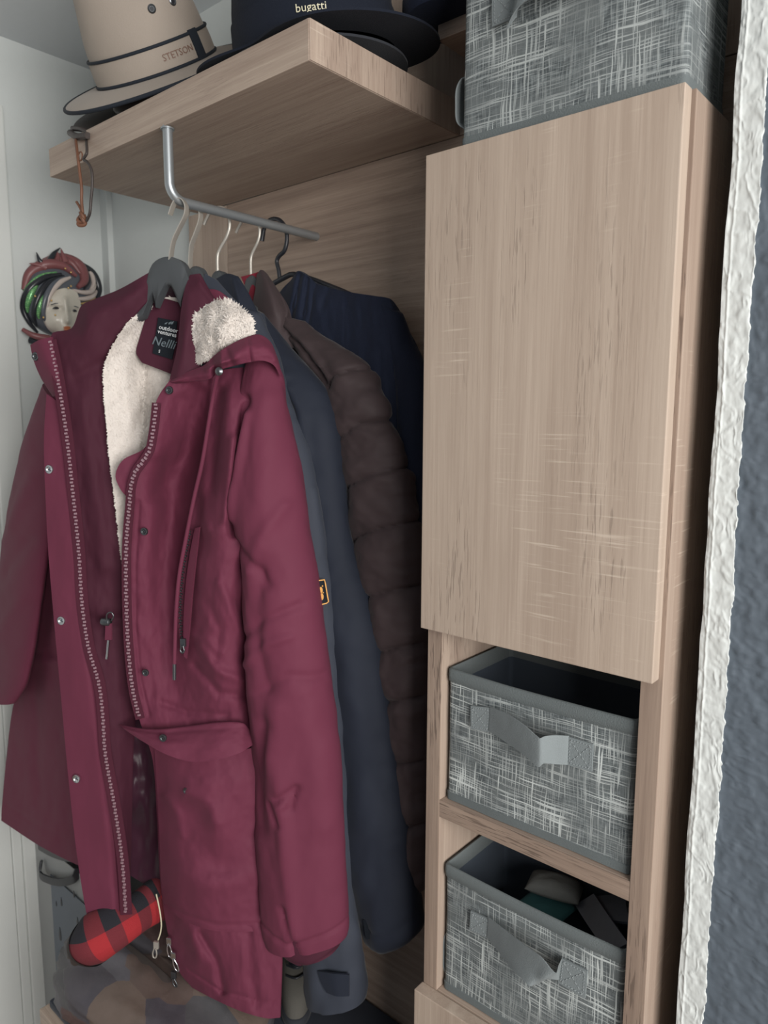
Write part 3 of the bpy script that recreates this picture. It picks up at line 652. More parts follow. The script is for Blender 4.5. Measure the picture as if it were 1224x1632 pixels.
# --- burgundy parka
pk = thing('parka', PK.at(270, 1000, 0), 'open burgundy parka with cream fleece lining, frontmost on the rail', 'jacket', 'coats on the rail')
B, BI = M['burg'], M['burgin']
patch('back_lining', PK, [[(165, 620, -.045), (240, 610, -.06), (330, 620, -.062)], [(185, 900, -.04), (225, 900, -.06), (330, 900, -.062)], [(150, 1150, -.01), (215, 1150, -.045), (300, 1150, -.04)], [(150, 1290, -.005), (220, 1290, -.03), (300, 1300, -.02)], [(140, 1360, 0), (202, 1392, -.025), (255, 1424, -.028), (300, 1440, -.02)]],
      M['maroon_lining'], pk, 60, 110, wr=.012, wsx=34, wsy=48, seed=8)
patch('neck_lining', PK, [[(232, 470, -.030), (262, 447, -.036), (304, 452, -.030)], [(236, 490, -.030), (266, 492, -.036), (306, 500, -.030)]], M['maroon_lining'], pk, 20, 14, wr=.003, wsx=20, wsy=20)
patch('outer_back', PK, [[(110, 560, -.05), (250, 500, -.075), (400, 560, -.05)], [(90, 900, -.09), (250, 900, -.08), (430, 900, -.05)], [(60, 1340, -.150), (160, 1375, -.095), (250, 1415, -.07), (430, 1560, -.05)]], B, pk, 40, 60, wr=.006, seed=9)
fl, FP = patch('fleece_lining', PK, [[(232, 490, -.010), (262, 474, -.026), (300, 478, -.030)], [(201, 519, .020), (228, 515, -.012), (255, 520, -.038), (318, 530, -.035)], [(170, 578, .026), (200, 578, .004), (228, 578, -.030), (318, 580, -.030)], [(170, 640, .026), (200, 640, .006), (229, 640, -.022), (250, 642, -.016), (300, 640, -.02)], [(177, 720, .025), (200, 720, .010), (228, 720, -.010), (250, 720, -.01)], [(185, 790, .024), (200, 790, .012), (216, 792, -.002), (236, 790, -.01)], [(191, 850, .023), (203, 850, .012), (216, 850, 0)], [(197, 905, .020), (201, 906, .014), (206, 905, .006)]],
           M['fleece'], pk, 50, 110, creases=[([(231, 560), (228, 640), (229, 720)], 5, -.006)], wr=.004, wsx=26, wsy=30, seed=11, keep=True)
tufts('fleece_pile', FP, M['fleece'], fl, 16000, .0048, 5, .8, .14)
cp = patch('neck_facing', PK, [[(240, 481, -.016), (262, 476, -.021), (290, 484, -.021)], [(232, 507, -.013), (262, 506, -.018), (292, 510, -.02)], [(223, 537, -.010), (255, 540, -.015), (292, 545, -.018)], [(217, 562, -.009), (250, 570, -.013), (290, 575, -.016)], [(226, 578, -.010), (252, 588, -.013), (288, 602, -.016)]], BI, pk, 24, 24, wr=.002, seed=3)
bl = patch('brand_label', PK, [[(252, 506, -.0115), (282, 512, -.0145)], [(247, 540, -.0095), (279, 548, -.0125)], [(243, 563, -.009), (258, 568, -.011), (274, 573, -.0125)]], M['label'], cp, 10, 12, thick=.0015, label='black woven brand label')
ax = PK.at(282, 514, -.012)-PK.at(256, 508, -.010); ay = PK.at(254, 505, -.012)-PK.at(248, 540, -.010)
for body, px, py, s, mt in (('outdoor', 268.5, 524.5, .0088, M['ink']), ('ventures', 266.5, 531.5, .0084, M['ink']), ('Nellli', 262, 547, .017, M['inkdim']), ('S', 254, 560, .006, M['ink'])):
    plate_text('lettering', body, s, PK.at(px, py, -.0085), ax, ay, mt, cp, PK.n, .25 if body == 'Nellli' else 0)
for dx in (0, 6, 10): patch('label_mark', PK, [[(263+dx, 515-dx*.15, -.0095), (267+dx, 513-dx*.1, -.0098)], [(262+dx, 517, -.0095), (265+dx, 516.5, -.0098)]], M['inkdim'], cp, 4, 4, thick=.0008)
# left half: collar and facing
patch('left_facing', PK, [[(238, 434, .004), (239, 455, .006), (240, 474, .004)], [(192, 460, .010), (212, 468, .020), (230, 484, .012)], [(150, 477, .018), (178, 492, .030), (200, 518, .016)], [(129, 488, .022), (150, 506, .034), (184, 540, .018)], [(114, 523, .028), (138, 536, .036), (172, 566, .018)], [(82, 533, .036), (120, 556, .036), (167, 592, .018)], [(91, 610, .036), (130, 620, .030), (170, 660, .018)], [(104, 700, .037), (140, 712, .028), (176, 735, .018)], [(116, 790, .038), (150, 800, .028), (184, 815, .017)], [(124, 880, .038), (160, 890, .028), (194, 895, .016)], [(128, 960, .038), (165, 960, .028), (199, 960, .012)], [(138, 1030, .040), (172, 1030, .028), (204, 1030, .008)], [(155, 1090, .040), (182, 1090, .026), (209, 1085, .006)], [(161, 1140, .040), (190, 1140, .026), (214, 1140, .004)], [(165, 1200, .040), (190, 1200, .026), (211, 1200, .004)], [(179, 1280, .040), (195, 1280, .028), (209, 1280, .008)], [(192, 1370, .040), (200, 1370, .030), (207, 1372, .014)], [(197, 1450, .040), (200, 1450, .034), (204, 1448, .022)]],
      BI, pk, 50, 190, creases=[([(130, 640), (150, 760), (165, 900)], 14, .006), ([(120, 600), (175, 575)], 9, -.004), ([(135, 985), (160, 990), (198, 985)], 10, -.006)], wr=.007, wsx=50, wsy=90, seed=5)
patch('left_collar', PK, [[(48, 550, .030), (62, 542, .040), (82, 537, .040)], [(54, 576, .028), (72, 574, .042), (88, 572, .042)], [(66, 604, .024), (82, 600, .040), (95, 604, .042)], [(84, 632, .020), (92, 632, .036), (101, 640, .041)]], B, pk, 16, 24, wr=.003, seed=6)
snap(PK, 57, 568, .034, .0062, pk, M['gun'])
patch('left_body', PK, [[(84, 616, -.060), (94, 628, -.030), (106, 642, .004)], [(76, 760, -.085), (94, 760, -.045), (112, 770, -.008)], [(64, 900, -.110), (92, 900, -.062), (124, 900, -.010)], [(46, 1040, -.140), (86, 1040, -.082), (140, 1040, -.012)], [(22, 1120, -.170), (80, 1120, -.096), (150, 1120, -.012)], [(11, 1200, -.186), (75, 1200, -.104), (158, 1200, -.014)], [(3, 1285, -.196), (70, 1300, -.110), (172, 1300, -.014)], [(2, 1308, -.198), (70, 1352, -.112), (165, 1398, -.014)]],
      B, pk, 60, 140, creases=[([(52, 1046), (85, 1050), (100, 1054)], 5, .007, 's'), ([(55, 1050), (62, 1180), (60, 1280)], 8, -.004), ([(100, 980), (70, 1040)], 12, .006), ([(8, 1282), (70, 1322), (160, 1366)], 3, -.0025)], wr=.010, wsx=38, wsy=90, seed=7)
sleeve('left_sleeve', PK, [(72, 612, 112, 660, -.060, .016, .030), (58, 655, 106, 700, -.080, .022, .045), (40, 705, 100, 740, -.095, .024, .055), (17, 800, 86, 820, -.110, .024, .062), (2, 900, 72, 905, -.122, .024, .064), (-8, 1000, 60, 1000, -.128, .024, .062), (-14, 1080, 42, 1088, -.134, .022, .055), (-16, 1108, 24, 1120, -.140, .020, .045)], B, pk, 40, 110,
       creases=[([(70, 760), (20, 860)], 10, .006), ([(60, 860), (10, 930)], 9, -.005), ([(50, 950), (0, 1020)], 9, .004), ([(-12, 1075), (38, 1084)], 3, -.002)], wr=.006, wsx=40, wsy=70, seed=4)
patch('storm_flap', PK, [[(74, 628, .030), (100, 646, .034)], [(70, 700, .036), (108, 704, .036)], [(72, 780, .040), (118, 780, .038)], [(77, 880, .042), (126, 880, .039)], [(87, 1000, .043), (136, 1000, .040)], [(98, 1120, .044), (155, 1112, .041)], [(109, 1240, .046), (168, 1232, .042)], [(121, 1350, .048), (180, 1330, .043)], [(133, 1430, .049), (187, 1412, .043)], [(145, 1493, .050), (190, 1464, .044)]],
      B, pk, 24, 160, creases=[([(104, 640), (113, 760), (122, 880), (131, 1000), (150, 1112), (163, 1232), (176, 1330), (186, 1464)], 4, -.002)], wr=.004, wsx=60, wsy=120, seed=15, thick=.004)
for px, py, d in ((79, 748, .0395), (98, 989, .0440), (122, 1241, .0465), (153, 1471, .0500)): snap(PK, px, py, d, .0068, pk)
LZ = [(80, 542, .040), (92, 600, .042), (106, 690, .042), (117, 790, .043), (126, 880, .043), (131, 960, .043), (141, 1030, .045), (158, 1090, .046), (164, 1140, .046), (168, 1200, .046), (182, 1280, .046), (195, 1370, .046), (201, 1458, .046)]
zt_ = strip('left_zipper', PK, LZ, 9, M['tape'], pk); teeth('zipper_teeth', PK, LZ, M['tooth'], zt_, d=.0002)
# right half
RF = [[(273, 602, .020), (310, 596, .014), (350, 590, .004), (400, 585, -.002), (440, 592, -.004)],
      [(249, 640, .034), (282, 640, .020), (318, 650, -.012), (368, 640, .030), (440, 640, .000)],
      [(243, 690, .042), (270, 690, .026), (305, 700, -.030), (362, 690, .036), (440, 700, .002)],
      [(228, 716, .046), (258, 722, .028), (298, 730, -.038), (362, 720, .040), (435, 730, .004)],
      [(196, 733, .050), (240, 745, .030), (288, 755, -.040), (360, 750, .042), (430, 755, .006)],
      [(184, 757, .052), (234, 766, .030), (282, 775, -.038), (358, 775, .044), (425, 778, .008)],
      [(192, 780, .048), (234, 790, .030), (280, 795, -.034), (356, 800, .044), (425, 800, .010)],
      [(206, 800, .042), (238, 810, .030), (278, 815, -.026), (352, 820, .044), (420, 820, .012)],
      [(201, 900, .040), (232, 900, .030), (268, 900, -.010), (345, 900, .044), (420, 900, .008)],
      [(202, 1000, .036), (235, 1000, .022), (272, 1000, -.004), (345, 1000, .044), (420, 1000, .004)],
      [(210, 1085, .034), (245, 1085, .020), (280, 1090, .012), (345, 1090, .040), (420, 1090, .002)],
      [(222, 1146, .034), (258, 1150, .032), (300, 1150, .030), (350, 1150, .030), (425, 1155, .004)],
      [(243, 1210, .022), (280, 1215, .034), (330, 1220, .040), (380, 1210, .028), (430, 1210, .002)],
      [(250, 1300, .010), (285, 1300, .032), (330, 1300, .042), (385, 1300, .026), (435, 1300, .000)],
      [(255, 1400, .006), (290, 1400, .030), (340, 1405, .042), (390, 1405, .026), (440, 1400, .004)],
      [(266, 1480, .006), (300, 1485, .030), (350, 1492, .042), (400, 1490, .034), (447, 1480, .020)],
      [(284, 1545, .010), (320, 1552, .032), (370, 1566, .044), (415, 1560, .040), (449, 1535, .026)],
      [(306, 1574, .014), (340, 1592, .034), (385, 1612, .044), (425, 1623, .040), (446, 1622, .026)]]
patch('right_front', PK, RF, B, pk, 120, 330, creases=[
    ([(340, 600), (328, 700), (312, 790), (298, 860), (286, 930)], 5, .004),
    ([(350, 620), (345, 700), (338, 780)], 10, -.010),
    ([(392, 650), (378, 740), (368, 810), (372, 850)], 7, -.014), ([(372, 700), (366, 780), (360, 830)], 8, .009),
    ([(330, 700), (322, 780), (330, 840)], 9, .006), ([(285, 640), (265, 700), (262, 770)], 12, -.006),
    ([(365, 835), (385, 845), (400, 850)], 9, -.008), ([(300, 830), (340, 850), (372, 838)], 12, .005),
    ([(350, 930), (375, 985), (400, 1030)], 10, .006), ([(385, 900), (380, 960), (392, 1010)], 9, -.006), ([(320, 1030), (345, 1070), (390, 1085)], 8, .006), ([(310, 1060), (350, 1105), (400, 1110)], 7, -.006),
    ([(330, 960), (350, 1000), (345, 1050)], 8, -.004), ([(395, 960), (392, 1080), (400, 1150)], 10, -.012), ([(222, 800), (216, 900), (216, 1000), (224, 1085), (238, 1140)], 3, -.0022),
    ([(300, 1010), (330, 1020), (352, 1040)], 7, .004), ([(258, 1120), (300, 1135), (360, 1140)], 6, -.004),
    ([(270, 1420), (300, 1470), (320, 1530)], 11, .007), ([(320, 1490), (345, 1530), (355, 1580)], 7, -.007), ([(395, 1490), (400, 1550), (410, 1600)], 9, -.005), ([(300, 1545), (350, 1578), (440, 1602)], 2.6, -.0022),
    ([(300, 600), (330, 615), (350, 612)], 8, .006)], wr=.006, wsx=36, wsy=60, seed=21)
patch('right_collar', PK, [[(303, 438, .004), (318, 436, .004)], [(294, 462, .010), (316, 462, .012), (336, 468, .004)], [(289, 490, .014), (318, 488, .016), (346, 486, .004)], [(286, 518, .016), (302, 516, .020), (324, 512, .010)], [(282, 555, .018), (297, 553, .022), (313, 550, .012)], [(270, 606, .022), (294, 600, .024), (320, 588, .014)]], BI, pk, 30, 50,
      creases=[([(318, 450), (340, 480)], 6, .004), ([(300, 470), (292, 550), (282, 600)], 8, .003)], wr=.003, seed=31, label='burgundy collar band turned up by the hanger')
patch('hood_back', PK, [[(300, 470, -.02), (345, 462, -.012), (385, 500, -.012)], [(312, 520, -.01), (360, 510, -.004), (402, 530, -.006)], [(320, 580, -.01), (370, 575, -.002), (430, 575, -.004)]], B, pk, 20, 20)
hf, HP = patch('hood_fleece', PK, [[(331, 489, .010), (352, 480, .014), (375, 486, .012)], [(317, 500, .014), (355, 496, .028), (394, 502, .014)], [(313, 520, .016), (358, 515, .036), (403, 521, .016)], [(314, 540, .016), (352, 535, .036), (396, 538, .018)], [(316, 560, .014), (343, 552, .030), (372, 550, .020)], [(319, 575, .012), (334, 570, .020), (350, 562, .018)]], M['fleece'], pk, 44, 50, creases=[([(350, 490), (340, 540)], 9, -.005), ([(385, 495), (375, 530)], 8, -.004)], wr=.007, wsx=18, wsy=20, seed=33, keep=True)
tufts('fleece_pile', HP, M['fleece'], hf, 9000, .0068, 9, .2, .05)
hd = patch('hood', PK, [[(270, 606, .022), (300, 592, .024), (325, 582, .028), (342, 566, .040), (362, 552, .044), (388, 539, .036), (412, 533, .026), (430, 545, .020), (442, 572, .012)], [(274, 609, .030), (304, 600, .034), (330, 594, .046), (347, 578, .052), (372, 566, .062), (398, 556, .056), (420, 556, .044), (436, 566, .032), (445, 585, .018)], [(280, 611, .024), (308, 607, .032), (333, 604, .042), (350, 590, .044), (372, 583, .052), (398, 577, .050), (420, 575, .042), (436, 582, .030), (447, 600, .016)]], B, pk, 90, 30,
      creases=[([(338, 570), (346, 600)], 5, -.012), ([(352, 560), (354, 592)], 4, .006), ([(362, 560), (372, 585)], 5, -.006), ([(330, 588), (346, 580), (375, 572)], 4, .005), ([(395, 540), (400, 575)], 3, -.003)], wr=.004, wsx=24, wsy=20, seed=35)
lathe('hood_eyelet', [(.0052, 0), (.0056, .002), (.003, .0045), (.001, .005)], PK.at(350, 592, .052), PK.n, M['gun'], hd, 18)
cord('drawcord', PK, [(347, 594, .048), (340, 630, .034), (333, 672, .030), (322, 738, .028), (310, 790, .026), (297, 855, .028), (286, 915, .030), (281, 970, .032), (279, 1020, .032), (278, 1058, .034)], .0029, B, pk)
cord('cord_tip', PK, [(278, 1057, .034), (278, 1083, .034)], .0026, M['gun'], pk)
snap(PK, 270, 622, .034, .0056, pk, M['gun']); snap(PK, 230, 847, .042, .0056, pk, M['gun']); snap(PK, 232, 1072, .038, .0052, pk, M['gun'])
RZ_ = [(249, 642, .042), (247, 665, .044), (243, 695, .050), (238, 718, .053), (228, 735, .055), (216, 752, .056), (209, 775, .055), (207, 800, .051), (202, 860, .044), (201, 920, .044), (203, 1000, .042), (207, 1060, .041), (213, 1105, .040), (223, 1146, .038)]
rz = strip('right_zipper', PK, RZ_, 7, M['tape'], pk, d=-.0005); teeth('zipper_teeth', PK, RZ_, M['tooth'], rz, d=.0003, w=.0048)
# chest pocket
CZ = [(304, 845, .016), (297, 880, .018), (291, 920, .020), (288, 970, .020), (289, 1005, .020), (293, 1042, .024)]
cz = strip('chest_pocket', PK, CZ, 4.5, M['tape'], pk, d=-.0005); teeth('zipper_teeth', PK, CZ, M['gun'], cz, d=.0004, w=.0030, step=.004)
patch('pocket_welt', PK, [[(310, 842, .024), (318, 840, .030)], [(302, 885, .026), (313, 885, .032)], [(295, 940, .026), (307, 940, .032)], [(292, 1000, .026), (302, 1000, .030)], [(293, 1046, .028), (297, 1050, .028)]], B, cz, 10, 50)
pull(PK, 292, 1024, .030, .014, cz, M['gun'])
# waist toggle
tg = lathe('cord_toggle', [(.003, -.008), (.0055, -.006), (.006, 0), (.0055, .006), (.003, .008)], PK.at(169, 991, .040), PK.u, M['gun'], pk, 16)
cord('toggle_loop', PK, [(170, 988, .042), (171, 979, .044), (177, 976, .044), (181, 982, .043), (178, 989, .042)], .0011, M['gun'], tg)
patch('toggle_tab', PK, [[(168, 994, .042), (177, 994, .042)], [(167, 1020, .044), (177, 1020, .044)]], M['burg'], tg, 6, 8)
cord('cord_tip', PK, [(173, 1020, .044), (170, 1050, .045)], .0018, M['steel'], pk)
# lower pocket
patch('lower_pocket', PK, [[(246, 1192, .030), (290, 1205, .046), (340, 1208, .048), (408, 1190, .024)], [(250, 1260, .022), (290, 1262, .046), (340, 1262, .054), (412, 1255, .022)], [(254, 1340, .016), (290, 1345, .044), (340, 1350, .054), (418, 1345, .022)], [(257, 1410, .012), (290, 1420, .040), (340, 1430, .052), (424, 1425, .020)], [(263, 1446, .012), (295, 1468, .036), (345, 1484, .048), (426, 1484, .026)]],
      B, pk, 70, 100, creases=[([(300, 1265), (330, 1280), (345, 1310)], 12, .005), ([(310, 1290), (330, 1350), (350, 1380)], 22, -.006), ([(265, 1270), (285, 1300), (290, 1330)], 8, .004), ([(258, 1438), (295, 1458), (345, 1474), (420, 1474)], 3, -.002), ([(280, 1390), (330, 1410), (400, 1400)], 22, .006)], wr=.006, wsx=50, wsy=60, seed=41)
fp = patch('pocket_flap', PK, [[(190, 1156, .040), (222, 1162, .048), (255, 1163, .050), (300, 1158, .044), (350, 1152, .042), (386, 1154, .036), (398, 1168, .028)], [(196, 1160, .046), (226, 1172, .058), (262, 1184, .066), (305, 1186, .064), (350, 1182, .060), (385, 1178, .048), (399, 1176, .032)], [(200, 1164, .046), (228, 1182, .060), (264, 1202, .072), (305, 1214, .074), (345, 1211, .070), (382, 1200, .056), (402, 1188, .034)]], B, pk, 80, 26,
           creases=[([(190, 1158), (255, 1168), (390, 1158)], 3, -.001)], wr=.004, wsx=50, wsy=30, seed=43)
snap(PK, 260, 1176, .068, .0056, pk, M['gun']); snap(PK, 297, 1260, .052, .0046, pk, M['gun'])
# right sleeve
sleeve('right_sleeve', PK, [(396, 575, 440, 572, .000, .014), (390, 610, 450, 605, .002, .024), (383, 650, 456, 648, .004, .034), (374, 720, 473, 715, .006, .042), (366, 790, 486, 785, .008, .046), (374, 840, 493, 838, .010, .048), (388, 890, 499, 885, .012, .048), (391, 970, 509, 970, .014, .048), (396, 1080, 525, 1085, .016, .046), (402, 1200, 542, 1205, .016, .044), (409, 1320, 548, 1325, .016, .042), (415, 1420, 554, 1425, .016, .042), (419, 1478, 556, 1478, .016, .042), (424, 1497, 554, 1490, .016, .041)], B, pk, 90, 300,
       creases=[([(404, 640), (386, 720), (372, 800), (370, 850)], 10, -.012), ([(412, 660), (398, 740), (384, 820)], 8, .008), ([(440, 640), (440, 760), (452, 860)], 22, .006),
                ([(392, 862), (425, 885), (450, 920)], 8, -.005), ([(470, 800), (440, 850), (425, 900)], 9, .004),
                ([(400, 1010), (440, 975), (490, 955)], 7, -.004), ([(405, 1050), (450, 1010), (480, 1000)], 7, .004), ([(430, 1090), (480, 1060), (520, 1070)], 7, -.003), ([(440, 900), (430, 1000), (445, 1080)], 12, -.005),
                ([(460, 1110), (450, 1180), (470, 1250)], 14, .006), ([(465, 1250), (490, 1235), (480, 1265)], 6, -.007), ([(440, 1140), (420, 1220), (425, 1300)], 16, -.008), ([(470, 1265), (475, 1350), (485, 1460)], 12, .008), ([(448, 1260), (462, 1290)], 5, -.005),
                ([(415, 1452), (480, 1476), (556, 1462)], 3.0, -.003), ([(470, 1420), (492, 1500)], 5, -.006), ([(500, 1090), (520, 1180), (530, 1300)], 16, .004)], wr=.005, wsx=40, wsy=120, seed=51, hollow=.03)
sleeve('right_cuff', PK, [(423, 1470, 552, 1470, .016, .036), (432, 1494, 550, 1486, .016, .037), (450, 1509, 548, 1494, .018, .036), (470, 1520, 542, 1506, .020, .034)], BI, pk, 60, 24, creases=[([(450, 1500), (500, 1516), (545, 1500)], 3, -.002)], wr=.004, seed=53, hollow=.2)
# zip ends hanging at the bottom
cord('pull_cord', PK, [(249, 1425, .004), (254, 1448, .006), (257, 1470, .008), (256, 1485, .008), (252, 1498, .008)], .0011, M['gold'], pk)
pull(PK, 249, 1506, .008, .020, pk, M['satin'], .1); pull(PK, 270, 1500, .016, .024, pk, M['steel'], -.1); pull(PK, 277, 1523, .020, .022, pk, M['steel'], -.35); pull(PK, 277, 1554, .014, .016, pk, M['gun'], -.3)

# --- slate jacket with the paw badge
j2 = thing('jacket', P2.at(470, 1000, 0), 'slate softshell jacket with orange paw badge, right behind the parka', 'jacket', 'coats on the rail')
sleeve('sleeve', P2, [(330, 488, 415, 500, .00, .020), (340, 540, 440, 560, .004, .026), (360, 600, 458, 622, .006, .030), (390, 690, 490, 700, .008, .030), (410, 790, 509, 790, .008, .030), (425, 890, 523, 890, .008, .030), (440, 1000, 537, 1000, .008, .030), (455, 1200, 547, 1200, .008, .030), (470, 1350, 560, 1350, .008, .032), (482, 1450, 570, 1450, .008, .034), (488, 1540, 582, 1540, .008, .036), (491, 1575, 585, 1572, .008, .036), (493, 1594, 584, 1588, .008, .035)], M['slate'], j2, 60, 200,
       creases=[([(505, 780), (512, 830), (518, 880)], 6, .003), ([(490, 1480), (540, 1500), (580, 1480)], 20, .004)], wr=.008, wsx=40, wsy=110, seed=61)
patch('body', P2, [[(300, 470, -.012), (420, 500, -.008)], [(300, 900, -.010), (500, 900, -.01)], [(330, 1440, -.010), (520, 1440, -.01)]], M['slate'], j2, 20, 40, wr=.006, seed=62)
patch('collar', P2, [[(326, 436, .006), (345, 446, .004)], [(322, 456, .010), (366, 470, .006)], [(318, 490, .010), (398, 500, .006)]], M['slate'], j2, 16, 16, wr=.002)
bd = patch('badge', P2, [[(498, 926, .0400), (508, 925, .036), (517, 924, .0300)], [(502, 945, .0405), (511, 944, .0365), (520, 944, .0300)], [(506, 964.5, .0405), (515, 962, .0365), (524, 960, .0300)]], M['label'], j2, 6, 8, thick=.002, label='rectangular badge with orange paw print')
def bp(px, py): return (px, py, .0412-.0100*np.clip((px-500-(py-925)*.19)/17., 0, 1)**1.1)
bpts = [(500, 926), (509, 925), (517, 924), (518.5, 930), (521, 945), (523.6, 959), (520, 961.5), (508, 964.5)]
tb = tubegeo(np.array([P2.at(*bp(*q)) for q in bpts]), .0009, 6); mesh('badge_border', *tb, M['orange'], bd)
for (px, py, r, sy) in ((511, 940.5, .0030, 1.5), (512.5, 951, .0030, 1.7), (507, 929.5, .0011, 1.1), (507, 934, .0008, 1.1), (514, 934, .0010, 1.1), (515, 944.5, .0009, 1.1)):
    lathe('paw_pad', [(r, -.0002), (r*.9, .0006), (r*.3, .0008)], P2.at(*bp(px, py)), P2.n, M['orange'], bd, 14, 1., sy)
patch('cuff_tab', P2, [[(506, 1548, .046), (532, 1552, .050), (556, 1554, .044)], [(512, 1566, .046), (534, 1572, .050), (556, 1574, .044)], [(520, 1582, .046), (536, 1588, .049), (556, 1588, .044)]], M['navyblack'], j2, 14, 10, label='dark cuff strap')
# --- blue black jacket
j3 = thing('jacket', P3.at(570, 1000, 0), 'blue black shell jacket with long sleeve, between the badge jacket and brown quilt', 'jacket', 'coats on the rail')
sleeve('sleeve', P3, [(345, 470, 420, 500, -.002, .018), (370, 510, 456, 548, 0, .026), (400, 570, 494, 592, .002, .030), (430, 620, 522, 632, .004, .032), (450, 690, 540, 690, .004, .034), (465, 800, 553, 800, .004, .034), (480, 880, 566, 880, .004, .034), (495, 960, 590, 960, .004, .034), (508, 1060, 612, 1055, .004, .034), (520, 1200, 632, 1195, .004, .034), (540, 1320, 648, 1315, .004, .034), (560, 1410, 661, 1400, .004, .034), (578, 1470, 671, 1458, .004, .034), (590, 1498, 672, 1478, .004, .032), (604, 1508, 660, 1492, .004, .024)], M['navyblack'], j3, 60, 220,
       creases=[([(474, 630), (484, 650), (490, 700)], 7, -.010), ([(480, 620), (500, 660), (505, 720)], 8, .005), ([(470, 600), (440, 640)], 10, .006), ([(584, 1462), (630, 1470), (668, 1450)], 3, -.002), ([(560, 1000), (580, 1150), (600, 1300)], 20, .004)], wr=.008, wsx=50, wsy=120, seed=71)
patch('cuff_tab', P3, [[(578, 1466, .034), (604, 1469, .036)], [(583, 1497, .034), (608, 1496, .036)]], M['label'], j3, 6, 6, label='black cuff strap')
patch('collar', P3, [[(345, 444, .006), (362, 436, .008), (378, 440, .006)], [(342, 460, .010), (372, 456, .014), (394, 466, .008)], [(346, 490, .012), (385, 490, .018), (408, 495, .010)], [(362, 530, .008), (400, 530, .014), (425, 528, .010)]], M['navyblack'], j3, 24, 24, creases=[([(372, 445), (385, 500)], 5, .004)], wr=.002, seed=72)
patch('body', P3, [[(340, 470, -.02), (440, 510, -.02)], [(360, 900, -.018), (540, 900, -.018)], [(400, 1400, -.018), (600, 1400, -.018)]], M['navyblack'], j3, 20, 40, wr=.005)
# --- brown quilted jacket
j4 = thing('jacket', P4.at(600, 900, 0), 'dark brown quilted puffer jacket with crimson lining at the collar', 'jacket', 'coats on the rail')
seams = [[(540, 618), (552, 600), (586, 588), (608, 590)], [(536, 716), (552, 700), (592, 674), (630, 668)], [(545, 800), (562, 776), (624, 750), (656, 746)], [(560, 875), (580, 852), (625, 838), (672, 830)], [(575, 970), (600, 945), (640, 935), (680, 932)], [(588, 1050), (610, 1034), (650, 1024), (682, 1022)], [(602, 1122), (620, 1112), (655, 1106), (684, 1104)], [(612, 1214), (630, 1208), (660, 1206), (686, 1205)], [(622, 1312), (640, 1306), (665, 1305), (688, 1304)]]
def quilt(px, py):
    d = np.full(px.shape, 1e9)
    for s_ in seams: d = np.minimum(d, pdist(px, py, s_)[0])
    return -.0030*np.exp(-(d/12.)**2)-.0045*np.exp(-(d/3.)**2)
sleeve('sleeve', P4, [(432, 500, 486, 512, .000, .012), (452, 530, 514, 535, .002, .018), (480, 566, 557, 560, .004, .024), (510, 606, 590, 590, .006, .030), (522, 640, 609, 630, .006, .034), (530, 690, 628, 680, .006, .036), (540, 740, 648, 732, .006, .037), (550, 800, 664, 800, .006, .037), (562, 860, 676, 860, .006, .037), (580, 960, 684, 960, .004, .036), (598, 1060, 688, 1060, .002, .035), (614, 1150, 690, 1150, .001, .034), (626, 1260, 692, 1260, .000, .033), (634, 1330, 692, 1330, .000, .033), (640, 1395, 690, 1392, 0, .031), (652, 1416, 684, 1412, 0, .026)], M['brown'], j4, 70, 300, bumps=quilt,
       creases=[([(462, 528), (490, 550), (515, 580), (532, 612)], 3.5, -.005), ([(468, 522), (498, 545), (522, 572), (540, 602)], 4, .004), ([(440, 520), (470, 560), (478, 580)], 8, .006)], wr=.008, wsx=34, wsy=40, seed=81)
patch('lining', P4, [[(384, 441, .002), (400, 437, .004), (416, 432, .0)], [(392, 462, .004), (404, 462, .006), (416, 460, .004)], [(400, 500, .004), (406, 500, .006), (416, 500, .004)]], M['red'], j4, 14, 16, label='crimson collar lining')
patch('collar', P4, [[(409, 438, .008), (416, 430, .010), (424, 436, .006)], [(407, 460, .014), (422, 452, .020), (440, 460, .006)], [(402, 490, .018), (428, 486, .026), (458, 489, .008)], [(402, 525, .016), (430, 522, .028), (466, 522, .012)], [(414, 560, .010), (440, 560, .024), (474, 552, .012)]], M['brown'], j4, 30, 40, creases=[([(450, 478), (458, 495), (452, 522)], 4, -.004), ([(430, 445), (440, 500)], 8, .003)], wr=.003, seed=83)
patch('body', P4, [[(400, 520, -.012), (520, 545, -.008)], [(430, 800, -.01), (620, 800, -.012)], [(450, 1350, -.01), (640, 1350, -.012)]], M['brown'], j4, 20, 40, wr=.005)
